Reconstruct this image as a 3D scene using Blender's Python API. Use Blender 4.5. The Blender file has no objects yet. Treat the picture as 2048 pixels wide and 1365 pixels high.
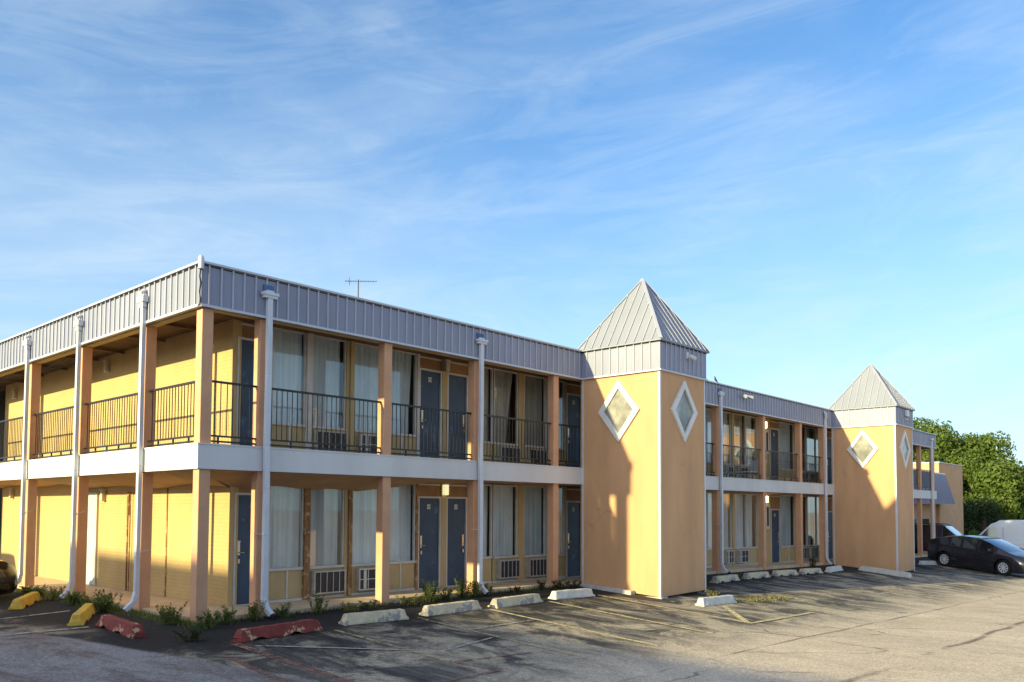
import bpy, math, random
from mathutils import Vector, Matrix, noise as mnoise
random.seed(7)
R = math.radians
S = bpy.context.scene
COL = S.collection

# ------------------------------------------------------------------ camera
cam = bpy.data.cameras.new('camera'); co = bpy.data.objects.new('camera', cam); COL.objects.link(co)
yaw, pitch, roll = 0.8338, 0.0478, -0.0047
fwd = Vector((math.sin(yaw)*math.cos(pitch), math.cos(yaw)*math.cos(pitch), math.sin(pitch)))
rt = Vector((math.cos(yaw), -math.sin(yaw), 0)); dn = fwd.cross(rt)
r2 = rt*math.cos(roll)+dn*math.sin(roll); d2 = -rt*math.sin(roll)+dn*math.cos(roll)
M = Matrix((( r2.x, -d2.x, -fwd.x, -6.596), (r2.y, -d2.y, -fwd.y, -12.9067), (r2.z, -d2.z, -fwd.z, 1.8623), (0, 0, 0, 1)))
co.matrix_world = M
cam.sensor_width = 36; cam.lens = 36*1658.57/2048
cam.shift_y = (939.47-682.5)/2048
cam.clip_start = .1; cam.clip_end = 3000
S.camera = co
S.render.resolution_x = 1024; S.render.resolution_y = 682

# ------------------------------------------------------------------ light
SUN = Vector((1, -.141, -.288)).normalized()          # the way the sunlight travels
elev = math.asin(-SUN.z); azim = math.atan2(-SUN.x, -SUN.y)
sl = bpy.data.lights.new('sun', 'SUN'); so = bpy.data.objects.new('sun', sl); COL.objects.link(so)
so.rotation_euler = SUN.to_track_quat('-Z', 'Y').to_euler()
sl.energy = 4.2; sl.angle = R(.9); sl.color = (1, .89, .47)
W = bpy.data.worlds.new('World'); S.world = W; W.use_nodes = True
nt = W.node_tree; N = nt.nodes; L = nt.links; N.clear()
def nd(tree, t, **kw):
    n = tree.nodes.new(t)
    for k, v in kw.items():
        if k.startswith('i_'):
            n.inputs[k[2:].replace('_', ' ')].default_value = v
        else: setattr(n, k, v)
    return n
def math_(tree, op, a, b=None, clamp=False):
    n = tree.nodes.new('ShaderNodeMath'); n.operation = op; n.use_clamp = clamp
    for i, v in enumerate((a, b)):
        if v is None: continue
        if isinstance(v, (int, float)): n.inputs[i].default_value = v
        else: tree.links.new(v, n.inputs[i])
    return n.outputs[0]
def ramp(tree, fac, stops, interp='LINEAR'):
    n = tree.nodes.new('ShaderNodeValToRGB'); tree.links.new(fac, n.inputs[0]); e = n.color_ramp.elements
    n.color_ramp.interpolation = interp
    while len(e) < len(stops): e.new(.5)
    for k, (p, c) in zip(e, stops):
        k.position = p; k.color = (c, c, c, 1) if isinstance(c, (int, float)) else (*c, 1)
    return n.outputs[0]
def mixc(tree, fac, a, b, mode='MIX'):
    n = tree.nodes.new('ShaderNodeMix'); n.data_type = 'RGBA'; n.blend_type = mode
    for k, v in ((0, fac), (6, a), (7, b)):
        if isinstance(v, (int, float)): n.inputs[k].default_value = v
        elif isinstance(v, tuple): n.inputs[k].default_value = (*v, 1)
        else: tree.links.new(v, n.inputs[k])
    return n.outputs[2]
def noise(tree, vec, scale, detail=4, rough=.55, dist=0.):
    n = tree.nodes.new('ShaderNodeTexNoise'); tree.links.new(vec, n.inputs['Vector'])
    n.inputs['Scale'].default_value = scale; n.inputs['Detail'].default_value = detail
    n.inputs['Roughness'].default_value = rough; n.inputs['Distortion'].default_value = dist
    return n.outputs['Fac']
def mapping(tree, vec, scale=(1, 1, 1), rot=(0, 0, 0), loc=(0, 0, 0)):
    n = tree.nodes.new('ShaderNodeMapping'); tree.links.new(vec, n.inputs[0])
    n.inputs['Scale'].default_value = scale; n.inputs['Rotation'].default_value = rot; n.inputs['Location'].default_value = loc
    return n.outputs[0]
sky = nd(nt, 'ShaderNodeTexSky', sky_type='NISHITA', sun_disc=False, sun_elevation=elev, sun_rotation=azim,
         altitude=200, air_density=1.0, dust_density=.6, ozone_density=2.5)
tc = nd(nt, 'ShaderNodeTexCoord')
sp = nd(nt, 'ShaderNodeSeparateXYZ'); L.new(tc.outputs['Generated'], sp.inputs[0])
zc = math_(nt, 'MAXIMUM', sp.outputs['Z'], 0.0)
az = math_(nt, 'ARCTAN2', sp.outputs['X'], sp.outputs['Y']); el = math_(nt, 'ARCSINE', zc)
cb = nd(nt, 'ShaderNodeCombineXYZ'); L.new(az, cb.inputs[0]); L.new(math_(nt, 'SUBTRACT', el, math_(nt, 'MULTIPLY', az, .10)), cb.inputs[1])
V = cb.outputs[0]
n1 = noise(nt, mapping(nt, V, (2.2, 8.5, 1), (0, 0, 0), (8.1, 3.3, 0)), 1., 9, .62, .9)
n2 = noise(nt, mapping(nt, V, (1.7, 3.6, 1), (0, 0, 0), (2.9, 6.2, 0)), 1., 4, .5, .5)
n3 = noise(nt, mapping(nt, V, (4, 20, 1), (0, 0, R(8)), (1, 5, 0)), 1., 7, .65, .7)
n4 = ramp(nt, noise(nt, mapping(nt, V, (3.2, 15, 1), (0, 0, R(5)), (12, 3, 0)), 1., 9, .64, 1.2), [(.44, 0.), (.80, .22)])
a1 = ramp(nt, n1, [(.38, 0.), (.86, .66)]); a2 = ramp(nt, n2, [(.34, .45), (.66, 1.)]); a3 = ramp(nt, n3, [(.42, .55), (.68, 1.25)])
cl = math_(nt, 'MULTIPLY', math_(nt, 'MULTIPLY', a1, a2), a3)
veil = ramp(nt, n2, [(.42, .0), (.78, .14)])
low = ramp(nt, el, [(0., .72), (.10, .56), (.25, .32), (.42, .14), (.6, .03), (.9, .0)])
cl = math_(nt, 'MINIMUM', math_(nt, 'ADD', math_(nt, 'ADD', math_(nt, 'ADD', math_(nt, 'MULTIPLY', cl, .55), n4), veil), low), .92)
hs = nd(nt, 'ShaderNodeHueSaturation'); hs.inputs['Saturation'].default_value = 1.18; hs.inputs['Value'].default_value = 1.0
L.new(sky.outputs[0], hs.inputs['Color'])
SKYC = (.60, .95, 1.10)
skyc = mixc(nt, 1.0, hs.outputs[0], SKYC, 'MULTIPLY')
col = mixc(nt, cl, skyc, (3.55, 4.1, 4.4))
dt = nd(nt, 'ShaderNodeVectorMath', operation='DOT_PRODUCT'); L.new(tc.outputs['Generated'], dt.inputs[0]); dt.inputs[1].default_value = tuple(-SUN)
glow = math_(nt, 'POWER', math_(nt, 'MAXIMUM', dt.outputs['Value'], 0.), 2.)          # warm glow added round the low sun to lift the shaded walls
gk = nd(nt, 'ShaderNodeVectorMath', operation='SCALE'); gk.inputs[0].default_value = (5.2, 4.2, 2.9); L.new(glow, gk.inputs['Scale'])
col = mixc(nt, 1., col, gk.outputs[0], 'ADD')
bg = nd(nt, 'ShaderNodeBackground'); L.new(col, bg.inputs[0]); bg.inputs[1].default_value = .12
wo = nd(nt, 'ShaderNodeOutputWorld'); L.new(bg.outputs[0], wo.inputs[0])
S.view_settings.view_transform = 'Standard'; S.view_settings.look = 'None'; S.view_settings.exposure = 1.0
S.view_settings.gamma = 1; S.view_settings.use_curve_mapping = False
S.render.engine = 'CYCLES'
S.cycles.max_bounces = 8; S.cycles.transparent_max_bounces = 12

# ------------------------------------------------------------------ materials
def mat(name, color, rough=.7, var=.12, scale=3., bump=0., bscale=60., metal=0., wear=None, wscale=5., wthr=.62, streak=False, spec=.5, coat=0.):
    m = bpy.data.materials.new(name); m.use_nodes = True; t = m.node_tree; b = t.nodes['Principled BSDF']
    c = t.nodes.new('ShaderNodeTexCoord').outputs['Object']
    f = noise(t, mapping(t, c, (1, 1, .25) if streak else (1, 1, 1)), scale, 6, .6)
    k = ramp(t, f, [(.3, 1-var), (.7, 1+var*.4)])
    colr = mixc(t, 1., tuple(color), k, 'MULTIPLY')
    if wear:
        w = noise(t, c, wscale, 8, .68); wm = ramp(t, w, [(wthr, 0.), (wthr+.03, 1.)])
        colr = mixc(t, wm, colr, tuple(wear))
    t.links.new(colr, b.inputs['Base Color'])
    b.inputs['Roughness'].default_value = rough; b.inputs['Metallic'].default_value = metal
    b.inputs['Specular IOR Level'].default_value = spec; b.inputs['Coat Weight'].default_value = coat
    if bump:
        bn = t.nodes.new('ShaderNodeBump'); bn.inputs['Strength'].default_value = bump; bn.inputs['Distance'].default_value = .01
        t.links.new(noise(t, c, bscale, 5, .6), bn.inputs['Height']); t.links.new(bn.outputs[0], b.inputs['Normal'])
    return m
ORANGE = (.64, .365, .19)
m_stucco = mat('orange_stucco', ORANGE, .85, .16, 1.6, .45, 38, streak=True)
def _crk():
    t = m_stucco.node_tree; b_ = t.nodes['Principled BSDF']; o = t.nodes.new('ShaderNodeTexCoord').outputs['Object']
    src = b_.inputs['Base Color'].links[0].from_socket
    vm = nd(t, 'ShaderNodeVectorMath', operation='MULTIPLY_ADD'); nz = nd(t, 'ShaderNodeTexNoise'); t.links.new(o, nz.inputs['Vector']); nz.inputs['Scale'].default_value = 2.2; nz.inputs['Detail'].default_value = 7
    t.links.new(nz.outputs['Color'], vm.inputs[0]); vm.inputs[1].default_value = (.6, .6, .6); t.links.new(o, vm.inputs[2])
    vo = nd(t, 'ShaderNodeTexVoronoi', feature='DISTANCE_TO_EDGE'); t.links.new(mapping(t, vm.outputs[0], (1, 1, .6)), vo.inputs['Vector']); vo.inputs['Scale'].default_value = .9
    c = math_(t, 'MULTIPLY', ramp(t, vo.outputs['Distance'], [(0., 1.), (.008, 0.)]), ramp(t, noise(t, o, .8, 3), [(.5, 0.), (.6, .5)]))
    blot = ramp(t, noise(t, mapping(t, o, (1, 1, .35)), 3.2, 7, .7), [(.60, 0.), (.75, .35)])
    cc = mixc(t, blot, src, (.50, .30, .17)); cc = mixc(t, c, cc, (.30, .18, .10)); t.links.new(cc, b_.inputs['Base Color'])
_crk()
m_col = mat('orange_column_paint', (.64, .345, .20), .8, .14, 2.2, .3, 40, wear=(.62, .55, .44), wscale=9, wthr=.73)
m_tan = mat('tan_post_paint', (.52, .36, .16), .75, .2, 3, .2, 30, streak=True)
m_panel = mat('tan_panel', (.50, .36, .175), .75, .14, 2.5, .15, 60)
m_wood = mat('weathered_wood', (.30, .15, .06), .8, .5, 7, .5, 25, streak=True, wear=(.46, .32, .16), wscale=6, wthr=.55)
m_trans = mat('transom_board', (.34, .175, .075), .8, .3, 3, .2, 40)
m_white = mat('white_paint', (.60, .55, .50), .6, .16, 4, .1, 40, wear=(.45, .38, .3), wscale=11, wthr=.72)
m_dfr = mat('diamond_frame_paint', (.74, .72, .70), .6, .1, 3)
m_band = mat('white_stucco_band', (.66, .645, .64), .8, .14, .9, .3, 50, streak=True, wear=(.46, .40, .34), wscale=4, wthr=.73)
m_metal = mat('grey_ribbed_metal', (.275, .285, .375), .5, .2, 1.1, .12, 9, streak=True, wear=(.20, .165, .15), wscale=9, wthr=.745)
m_rib = mat('metal_rib', (.43, .43, .50), .45, .08, 3)
m_cap = mat('roof_edge_metal', (.56, .57, .62), .42, .08, 2)
m_roofm = mat('pyramid_roof_metal', (.25, .26, .31), .48, .1, .8, .05, 20)
m_pipe = mat('white_downspout', (.62, .63, .68), .45, .1, 2.5, wear=(.45, .4, .35), wscale=13, wthr=.74)
m_pipel = m_pipe
m_bluebox = mat('blue_shadow_panel', (.06, .13, .30), .6, .2, 5)
m_door = mat('blue_door_paint', (.034, .066, .118), .55, .3, 2.2, .1, 30, wear=(.07, .125, .20), wscale=2.6, wthr=.60)
m_door2 = mat('pale_blue_door_paint', (.42, .52, .56), .6, .15, 3)
m_hard = mat('brass_lock_metal', (.55, .46, .33), .3, .2, 9, metal=.8)
m_black = mat('black_rail_paint', (.006, .006, .008), .45, .3, 8)
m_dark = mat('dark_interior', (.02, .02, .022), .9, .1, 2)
m_room = mat('room_wall', (.14, .13, .12), .9, .1, 2)
m_grille = mat('grille_dark', (.035, .03, .033), .6, .5, 18)
m_sof = mat('plywood_soffit', (.44, .285, .155), .85, .2, 2.4, .2, 30)
m_soft = mat('timber_ceiling', (.15, .085, .045), .9, .4, 2.0, .3, 22)
m_roof = mat('roof_gravel', (.22, .21, .2), .95, .3, 6)
m_conc = mat('walkway_concrete', (.62, .46, .29), .9, .25, 2.3, .3, 50, wear=(.36, .30, .22), wscale=3.4, wthr=.66)  # tan light bounced off the paint is put into this concrete colour
m_plinth = mat('plinth_concrete', (.50, .47, .43), .9, .2, 5, .4, 40, wear=(.28, .26, .23), wscale=7, wthr=.6)
m_plate = mat('number_plate', (.60, .58, .52), .5, .05, 10)
m_ink = mat('number_ink', (.02, .02, .02), .6, 0)
m_stopw = mat('cream_wheel_stop', (.64, .53, .35), .85, .25, 6, .6, 30, wear=(.30, .275, .25), wscale=3.6, wthr=.55)
m_stopp = mat('white_wheel_stop', (.62, .60, .54), .85, .2, 6, .5, 30, wear=(.33, .32, .31), wscale=6, wthr=.62)
m_stopr = mat('red_wheel_stop', (.24, .036, .026), .8, .4, 6, .6, 30, wear=(.55, .34, .20), wscale=4.2, wthr=.585)
m_stopy = mat('yellow_wheel_stop', (.72, .46, .06), .8, .3, 6, .6, 30, wear=(.20, .21, .18), wscale=5, wthr=.60)
m_cam = mat('device_white', (.62, .62, .62), .4, .05, 5)
m_bark = mat('bark', (.10, .075, .055), .95, .4, 6, .5, 20)
m_tyre = mat('tyre_rubber', (.015, .015, .016), .85, .2, 10)
m_rim = mat('silver_rim', (.78, .78, .8), .4, .1, 8, metal=.2)
m_ac = mat('aged_ac_enamel', (.50, .46, .40), .6, .25, 6)
m_plastic = mat('black_trim', (.012, .012, .013), .5, .2, 8)
m_carA = mat('charcoal_car_paint', (.034, .030, .042), .22, .05, 2, coat=.8, metal=.35)
m_carB = mat('black_car_paint', (.012, .011, .011), .2, .05, 2, coat=.9)
m_carC = mat('dark_plum_paint', (.045, .035, .045), .3, .05, 2, coat=.8)
m_van = mat('white_van_paint', (.66, .68, .72), .35, .06, 2, coat=.4)
m_lens = mat('headlamp_lens', (.60, .62, .62), .15, .1, 10, spec=.8)
m_redl = mat('tail_lamp_red', (.25, .01, .01), .25, .1, 10)
m_brickA = mat('annex_orange_brick', (.60, .36, .20), .85, .14, 1.5, .4, 14)
m_bird = mat('bird_dark', (.02, .02, .02), .8, .2, 10)
m_bag = mat('litter_plastic', (.35, .35, .35), .5, .9, 14)
m_nb = mat('neighbour_block', (.36, .30, .25), .9, .2, 1)
m_alum = mat('antenna_aluminium', (.10, .10, .10), .5, .1, 8)
def glass_mat(name, tint=(.9, .94, .95), base=.09, rough=.02):
    m = bpy.data.materials.new(name); m.use_nodes = True; t = m.node_tree; t.nodes.clear()
    tr = nd(t, 'ShaderNodeBsdfTransparent'); tr.inputs[0].default_value = (*tint, 1)
    gl = nd(t, 'ShaderNodeBsdfGlossy'); gl.inputs['Color'].default_value = (.95, .97, 1, 1); gl.inputs['Roughness'].default_value = rough
    fr = nd(t, 'ShaderNodeLayerWeight'); fr.inputs[0].default_value = .5
    c = t.nodes.new('ShaderNodeTexCoord').outputs['Object']
    bn = t.nodes.new('ShaderNodeBump'); bn.inputs['Strength'].default_value = .05; bn.inputs['Distance'].default_value = .02
    t.links.new(noise(t, c, 1.6, 2, .4), bn.inputs['Height']); t.links.new(bn.outputs[0], gl.inputs['Normal'])
    f = math_(t, 'ADD', math_(t, 'MULTIPLY', math_(t, 'POWER', fr.outputs['Facing'], 4.), 1.6), base, True)
    mx = nd(t, 'ShaderNodeMixShader'); t.links.new(f, mx.inputs[0]); t.links.new(tr.outputs[0], mx.inputs[1]); t.links.new(gl.outputs[0], mx.inputs[2])
    o = nd(t, 'ShaderNodeOutputMaterial'); t.links.new(mx.outputs[0], o.inputs[0]); return m
m_glass = glass_mat('window_glass')
m_cglass = glass_mat('vehicle_glass', (.035, .04, .04), .06, .12)
m_frost = bpy.data.materials.new('frosted_pane'); m_frost.use_nodes = True
_b = m_frost.node_tree.nodes['Principled BSDF']; _t = m_frost.node_tree
_c = _t.nodes.new('ShaderNodeTexCoord').outputs['Object']
_t.links.new(ramp(_t, noise(_t, _c, 1.6, 4, .6), [(.3, (.10, .098, .095)), (.5, (.20, .195, .18)), (.72, (.42, .40, .35))]), _b.inputs['Base Color'])
_b.inputs['Roughness'].default_value = .22; _b.inputs['Specular IOR Level'].default_value = .7
m_dglass = mat('dark_side_glass', (.015, .018, .02), .06, .1, 2, spec=1., coat=1.)
def curtain_mat(name, c):
    m = bpy.data.materials.new(name); m.use_nodes = True; t = m.node_tree; b = t.nodes['Principled BSDF']
    o = t.nodes.new('ShaderNodeTexCoord').outputs['Object']
    f = noise(t, mapping(t, o, (14, 14, .35)), 1.0, 5, .6)
    g_ = noise(t, mapping(t, o, (1.2, 1, .7)), 1.2, 3, .5)
    k = ramp(t, f, [(.3, .74), (.7, 1.05)]); k2 = ramp(t, g_, [(.35, .8), (.65, 1.05)])
    t.links.new(mixc(t, 1., mixc(t, 1., c, k, 'MULTIPLY'), k2, 'MULTIPLY'), b.inputs['Base Color'])
    b.inputs['Roughness'].default_value = .95; b.inputs['Specular IOR Level'].default_value = .1
    return m
m_curt = curtain_mat('pale_curtain', (.66, .70, .68)); m_curt2 = curtain_mat('beige_curtain', (.48, .43, .36)); m_curt3 = curtain_mat('sheer_white_curtain', (.68, .72, .73))
def emis(name, c, s):
    m = bpy.data.materials.new(name); m.use_nodes = True; b = m.node_tree.nodes['Principled BSDF']
    b.inputs['Base Color'].default_value = (.8, .75, .6, 1); b.inputs['Emission Color'].default_value = (*c, 1); b.inputs['Emission Strength'].default_value = s
    return m
m_lampon = emis('lit_lamp_glass', (1, .62, .22), 5.); m_lampoff = mat('lamp_glass', (.55, .50, .36), .4, .2, 12); m_lampdim = emis('dim_lamp_glass', (.9, .85, .45), .45)
# yellow painted brick, coursed
m_brick = bpy.data.materials.new('yellow_painted_brick'); m_brick.use_nodes = True
def _brick():
    t = m_brick.node_tree; b = t.nodes['Principled BSDF']; o = t.nodes.new('ShaderNodeTexCoord').outputs['Object']
    s = nd(t, 'ShaderNodeSeparateXYZ'); t.links.new(o, s.inputs[0]); c = nd(t, 'ShaderNodeCombineXYZ')
    t.links.new(math_(t, 'ADD', s.outputs['X'], s.outputs['Y']), c.inputs[0]); t.links.new(s.outputs['Z'], c.inputs[1])
    br = nd(t, 'ShaderNodeTexBrick'); t.links.new(c.outputs[0], br.inputs['Vector'])
    br.inputs['Scale'].default_value = 1; br.inputs['Brick Width'].default_value = .19; br.inputs['Row Height'].default_value = .072
    br.inputs['Mortar Size'].default_value = .006; br.inputs['Mortar Smooth'].default_value = .4; br.inputs['Bias'].default_value = -.2
    br.inputs['Color1'].default_value = (.57, .395, .165, 1); br.inputs['Color2'].default_value = (.53, .365, .15, 1); br.inputs['Mortar'].default_value = (.47, .32, .13, 1)
    st = ramp(t, noise(t, mapping(t, o, (1, 1, .5)), 1.1, 6, .6), [(.3, .86), (.65, 1.03)])
    cc = mixc(t, 1., br.outputs['Color'], st, 'MULTIPLY')
    ch = ramp(t, noise(t, o, 7, 8, .7), [(.74, 0.), (.76, 1.)]); cc = mixc(t, math_(t, 'MULTIPLY', ch, .6), cc, (.36, .22, .12))
    t.links.new(cc, b.inputs['Base Color']); b.inputs['Roughness'].default_value = .8
    bn = nd(t, 'ShaderNodeBump'); bn.inputs['Strength'].default_value = .22; bn.inputs['Distance'].default_value = .006
    h = math_(t, 'SUBTRACT', math_(t, 'MULTIPLY', noise(t, o, 30, 3), .5), br.outputs['Fac'])
    t.links.new(h, bn.inputs['Height']); t.links.new(bn.outputs[0], b.inputs['Normal'])
_brick()

# ------------------------------------------------------------------ mesh helpers
class MB:
    def __init__(s): s.v = []; s.f = []; s.m = []
    def add(s, vs, fs, mi=0):
        o = len(s.v); s.v += [tuple(v) for v in vs]; s.f += [tuple(i+o for i in f) for f in fs]; s.m += [mi]*len(fs); return s
    def hexa(s, p, mi=0):
        return s.add(p, [(0, 3, 2, 1), (4, 5, 6, 7), (0, 1, 5, 4), (1, 2, 6, 5), (2, 3, 7, 6), (3, 0, 4, 7)], mi)
    def box(s, x0, x1, y0, y1, z0, z1, mi=0):
        return s.hexa([(x0, y0, z0), (x1, y0, z0), (x1, y1, z0), (x0, y1, z0), (x0, y0, z1), (x1, y0, z1), (x1, y1, z1), (x0, y1, z1)], mi)
    def tube(s, pts, r, n=8, mi=0, caps=True, rs=None):
        pts = [Vector(p) for p in pts]; o = len(s.v); prev = None
        for i, p in enumerate(pts):
            d = (pts[min(i+1, len(pts)-1)]-pts[max(i-1, 0)]).normalized()
            u = d.cross(Vector((0, 0, 1)))
            if u.length < .05: u = d.cross(Vector((0, 1, 0)))
            u.normalize()
            if prev is not None and u.dot(prev) < 0: u = -u
            prev = u; w = d.cross(u); rr = rs[i] if rs else r
            for k in range(n):
                a = 2*math.pi*(k+.5)/n; s.v.append(tuple(p+u*rr*math.cos(a)+w*rr*math.sin(a)))
        for i in range(len(pts)-1):
            for k in range(n):
                k2 = (k+1) % n; s.f.append((o+i*n+k, o+i*n+k2, o+(i+1)*n+k2, o+(i+1)*n+k)); s.m.append(mi)
        if caps:
            s.f.append(tuple(o+k for k in range(n))[::-1]); s.f.append(tuple(o+(len(pts)-1)*n+k for k in range(n))); s.m += [mi, mi]
        return s
    def bar(s, a, b, w, h, mi=0):                      # rectangular bar
        a = Vector(a); b = Vector(b); d = (b-a).normalized(); u = d.cross(Vector((0, 0, 1)))
        if u.length < .05: u = Vector((1, 0, 0))
        u.normalize(); t = u.cross(d).normalized(); u = u*w/2; t = t*h/2
        return s.hexa([a-u-t, a+u-t, b+u-t, b-u-t, a-u+t, a+u+t, b+u+t, b-u+t], mi)
    def prism(s, poly, f0, f1, mi=0):                  # poly of 2D points mapped through two functions
        n = len(poly); s.add([f0(*q) for q in poly]+[f1(*q) for q in poly], [tuple(range(n))[::-1], tuple(range(n, 2*n))]+[(i, (i+1) % n, (i+1) % n+n, i+n) for i in range(n)], mi); return s
    def build(s, name, mats, parent=None, smooth=False, bevel=0.):
        me = bpy.data.meshes.new(name); me.from_pydata(s.v, [], s.f); me.update()
        if not isinstance(mats, (list, tuple)): mats = [mats]
        for m in mats: me.materials.append(m)
        me.polygons.foreach_set('material_index', s.m)
        if smooth: me.polygons.foreach_set('use_smooth', [True]*len(me.polygons))
        o = bpy.data.objects.new(name, me); COL.objects.link(o)
        if parent: o.parent = parent
        if bevel:
            md = o.modifiers.new('bevel', 'BEVEL'); md.width = bevel; md.segments = 2; md.limit_method = 'ANGLE'
        return o
def tag(o, label=None, cat=None, group=None, kind=None):
    if label: o['label'] = label
    if cat: o['category'] = cat
    if group: o['group'] = group
    if kind: o['kind'] = kind
    return o
def thing(name, label, cat, loc=(0, 0, 0), rz=0, group=None):
    o = bpy.data.objects.new(name, None); COL.objects.link(o); o.location = loc; o.rotation_euler = (0, 0, rz)
    return tag(o, label, cat, group)
def interp(x, xs, ys):
    if x <= xs[0]: return ys[0]
    for i in range(len(xs)-1):
        if x <= xs[i+1]: return ys[i]+(ys[i+1]-ys[i])*(x-xs[i])/(xs[i+1]-xs[i])
    return ys[-1]
BX = [-60, -12, 0, 8, 10.2, 20.5, 27, 41, 48, 90]; BZ = [-.6, -.3, -.03, -.03, -.06, -.2, -.3, -.5, -.8, -1.5]
def G(x, y):                                           # height of the ground
    t = max(0., -y); k = interp(x, [0, 5, 10, 27, 60], [.05, .055, .068, .09, .09])
    z = interp(x, BX, BZ)-k*min(t, 6.7)
    if t > 6.7: z += .022*(min(t, 16)-6.7)
    return z
def slabz(x): return interp(x, BX, BZ)+.085 if x > 0 else .055

# ------------------------------------------------------------------ ground
def ground_mat():
    m = bpy.data.materials.new('parking_lot_asphalt'); m.use_nodes = True; t = m.node_tree; b = t.nodes['Principled BSDF']
    o = t.nodes.new('ShaderNodeTexCoord').outputs['Object']; s = nd(t, 'ShaderNodeSeparateXYZ'); t.links.new(o, s.inputs[0])
    X, Y = s.outputs['X'], s.outputs['Y']
    wob = math_(t, 'MULTIPLY', math_(t, 'SUBTRACT', noise(t, o, .55, 6, .6), .5), 2.2)
    d = math_(t, 'MAXIMUM', math_(t, 'MULTIPLY', X, -1), math_(t, 'MULTIPLY', Y, -1))
    dw = math_(t, 'ADD', d, wob)
    big = noise(t, o, .35, 8, .65, .5)
    streak = noise(t, mapping(t, o, (2.1, .22, 1), (0, 0, R(6))), 1.0, 8, .65, .25)
    fine = noise(t, o, 42, 6, .85); grit = noise(t, o, 16, 6, .75)
    patch = noise(t, mapping(t, o, (1, .6, 1)), 1.1, 10, .72, .9)
    # stall asphalt
    stall = ramp(t, streak, [(.38, (.05, .045, .043)), (.50, (.125, .112, .098)), (.66, (.34, .29, .22))])
    pch = ramp(t, patch, [(.46, 0.), (.57, 1.)]); stall = mixc(t, math_(t, 'MULTIPLY', pch, .9), stall, (.50, .41, .29))
    oil = ramp(t, noise(t, mapping(t, o, (1, .8, 1)), .8, 6, .6, .6), [(.57, 0.), (.68, .85)]); stall = mixc(t, oil, stall, (.045, .043, .046))
    # pale bands of worn tyre lanes
    lane = ramp(t, big, [(.3, (.58, .46, .33)), (.7, (.74, .60, .45))])
    ls = ramp(t, patch, [(.35, .8), (.7, 1.08)]); lane = mixc(t, 1., lane, ls, 'MULTIPLY')
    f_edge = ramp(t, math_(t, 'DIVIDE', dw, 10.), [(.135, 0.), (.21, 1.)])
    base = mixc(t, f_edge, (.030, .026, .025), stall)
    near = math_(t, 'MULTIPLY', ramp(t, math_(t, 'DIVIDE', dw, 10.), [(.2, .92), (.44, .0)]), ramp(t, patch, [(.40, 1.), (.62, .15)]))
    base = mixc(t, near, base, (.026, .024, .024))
    f_lane = ramp(t, math_(t, 'DIVIDE', math_(t, 'ADD', d, math_(t, 'MULTIPLY', wob, .45)), 10.), [(.50, 0.), (.66, 1.)])
    base = mixc(t, f_lane, base, lane)
    # the slab of old concrete round the left corner
    dl = math_(t, 'ADD', math_(t, 'MULTIPLY', X, -1), math_(t, 'MULTIPLY', math_(t, 'ADD', Y, 1.2), -.28))
    dl = math_(t, 'ADD', dl, math_(t, 'MULTIPLY', wob, .12))
    fl = ramp(t, math_(t, 'DIVIDE', dl, 10.), [(.140, 0.), (.150, 1.)])
    lg = mixc(t, math_(t, 'MULTIPLY', ramp(t, patch, [(.45, 0.), (.6, .8)]), 1.), (.30, .275, .265), (.16, .115, .095))
    base = mixc(t, fl, base, lg)
    # fine aggregate
    base = mixc(t, 1., base, ramp(t, fine, [(.38, .50), (.5, 1.), (.62, 1.45)]), 'MULTIPLY')
    base = mixc(t, 1., base, ramp(t, grit, [(.35, .78), (.65, 1.18)]), 'MULTIPLY')
    # cracks
    dist = nd(t, 'ShaderNodeTexNoise'); t.links.new(o, dist.inputs['Vector']); dist.inputs['Scale'].default_value = 1.3; dist.inputs['Detail'].default_value = 6
    vm = nd(t, 'ShaderNodeVectorMath', operation='MULTIPLY_ADD'); t.links.new(dist.outputs['Color'], vm.inputs[0]); vm.inputs[1].default_value = (.9, .9, 0); t.links.new(o, vm.inputs[2])
    vo = nd(t, 'ShaderNodeTexVoronoi', feature='DISTANCE_TO_EDGE'); t.links.new(mapping(t, vm.outputs[0], (1, .7, 1), (0, 0, R(25))), vo.inputs['Vector']); vo.inputs['Scale'].default_value = .42
    ck = ramp(t, vo.outputs['Distance'], [(.0, 1.), (.014, 0.)]); ck = math_(t, 'MULTIPLY', ck, ramp(t, noise(t, o, .5, 4), [(.46, 0.), (.56, 1.)]))
    ck = math_(t, 'MULTIPLY', ck, ramp(t, math_(t, 'DIVIDE', d, 10), [(.2, .35), (.6, 1.)]))
    # the joint along the foot of the bays, ragged and dark
    jd = math_(t, 'ABSOLUTE', math_(t, 'ADD', math_(t, 'ADD', Y, 6.62), math_(t, 'MULTIPLY', wob, .06)))
    jt = ramp(t, jd, [(.012, 1.), (.05, 0.)]); jt = math_(t, 'MULTIPLY', jt, ramp(t, noise(t, o, .9, 4), [(.4, .15), (.6, .9)]))
    j2 = math_(t, 'ABSOLUTE', math_(t, 'ADD', math_(t, 'ADD', Y, 8.9), math_(t, 'MULTIPLY', wob, .22)))
    jt2 = math_(t, 'MULTIPLY', ramp(t, j2, [(.02, 1.), (.09, 0.)]), ramp(t, noise(t, o, .7, 5), [(.45, 0.), (.56, 1.)]))
    hole = math_(t, 'MULTIPLY', ramp(t, noise(t, mapping(t, o, (.8, 1.6, 1)), 1.4, 8, .7), [(.66, 0.), (.70, 1.)]), ramp(t, j2, [(.1, 1.), (.45, 0.)]))
    ck = math_(t, 'MAXIMUM', math_(t, 'MAXIMUM', ck, jt), math_(t, 'MAXIMUM', jt2, hole))
    base = mixc(t, math_(t, 'MULTIPLY', ck, .78), base, (.085, .055, .035))
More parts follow.
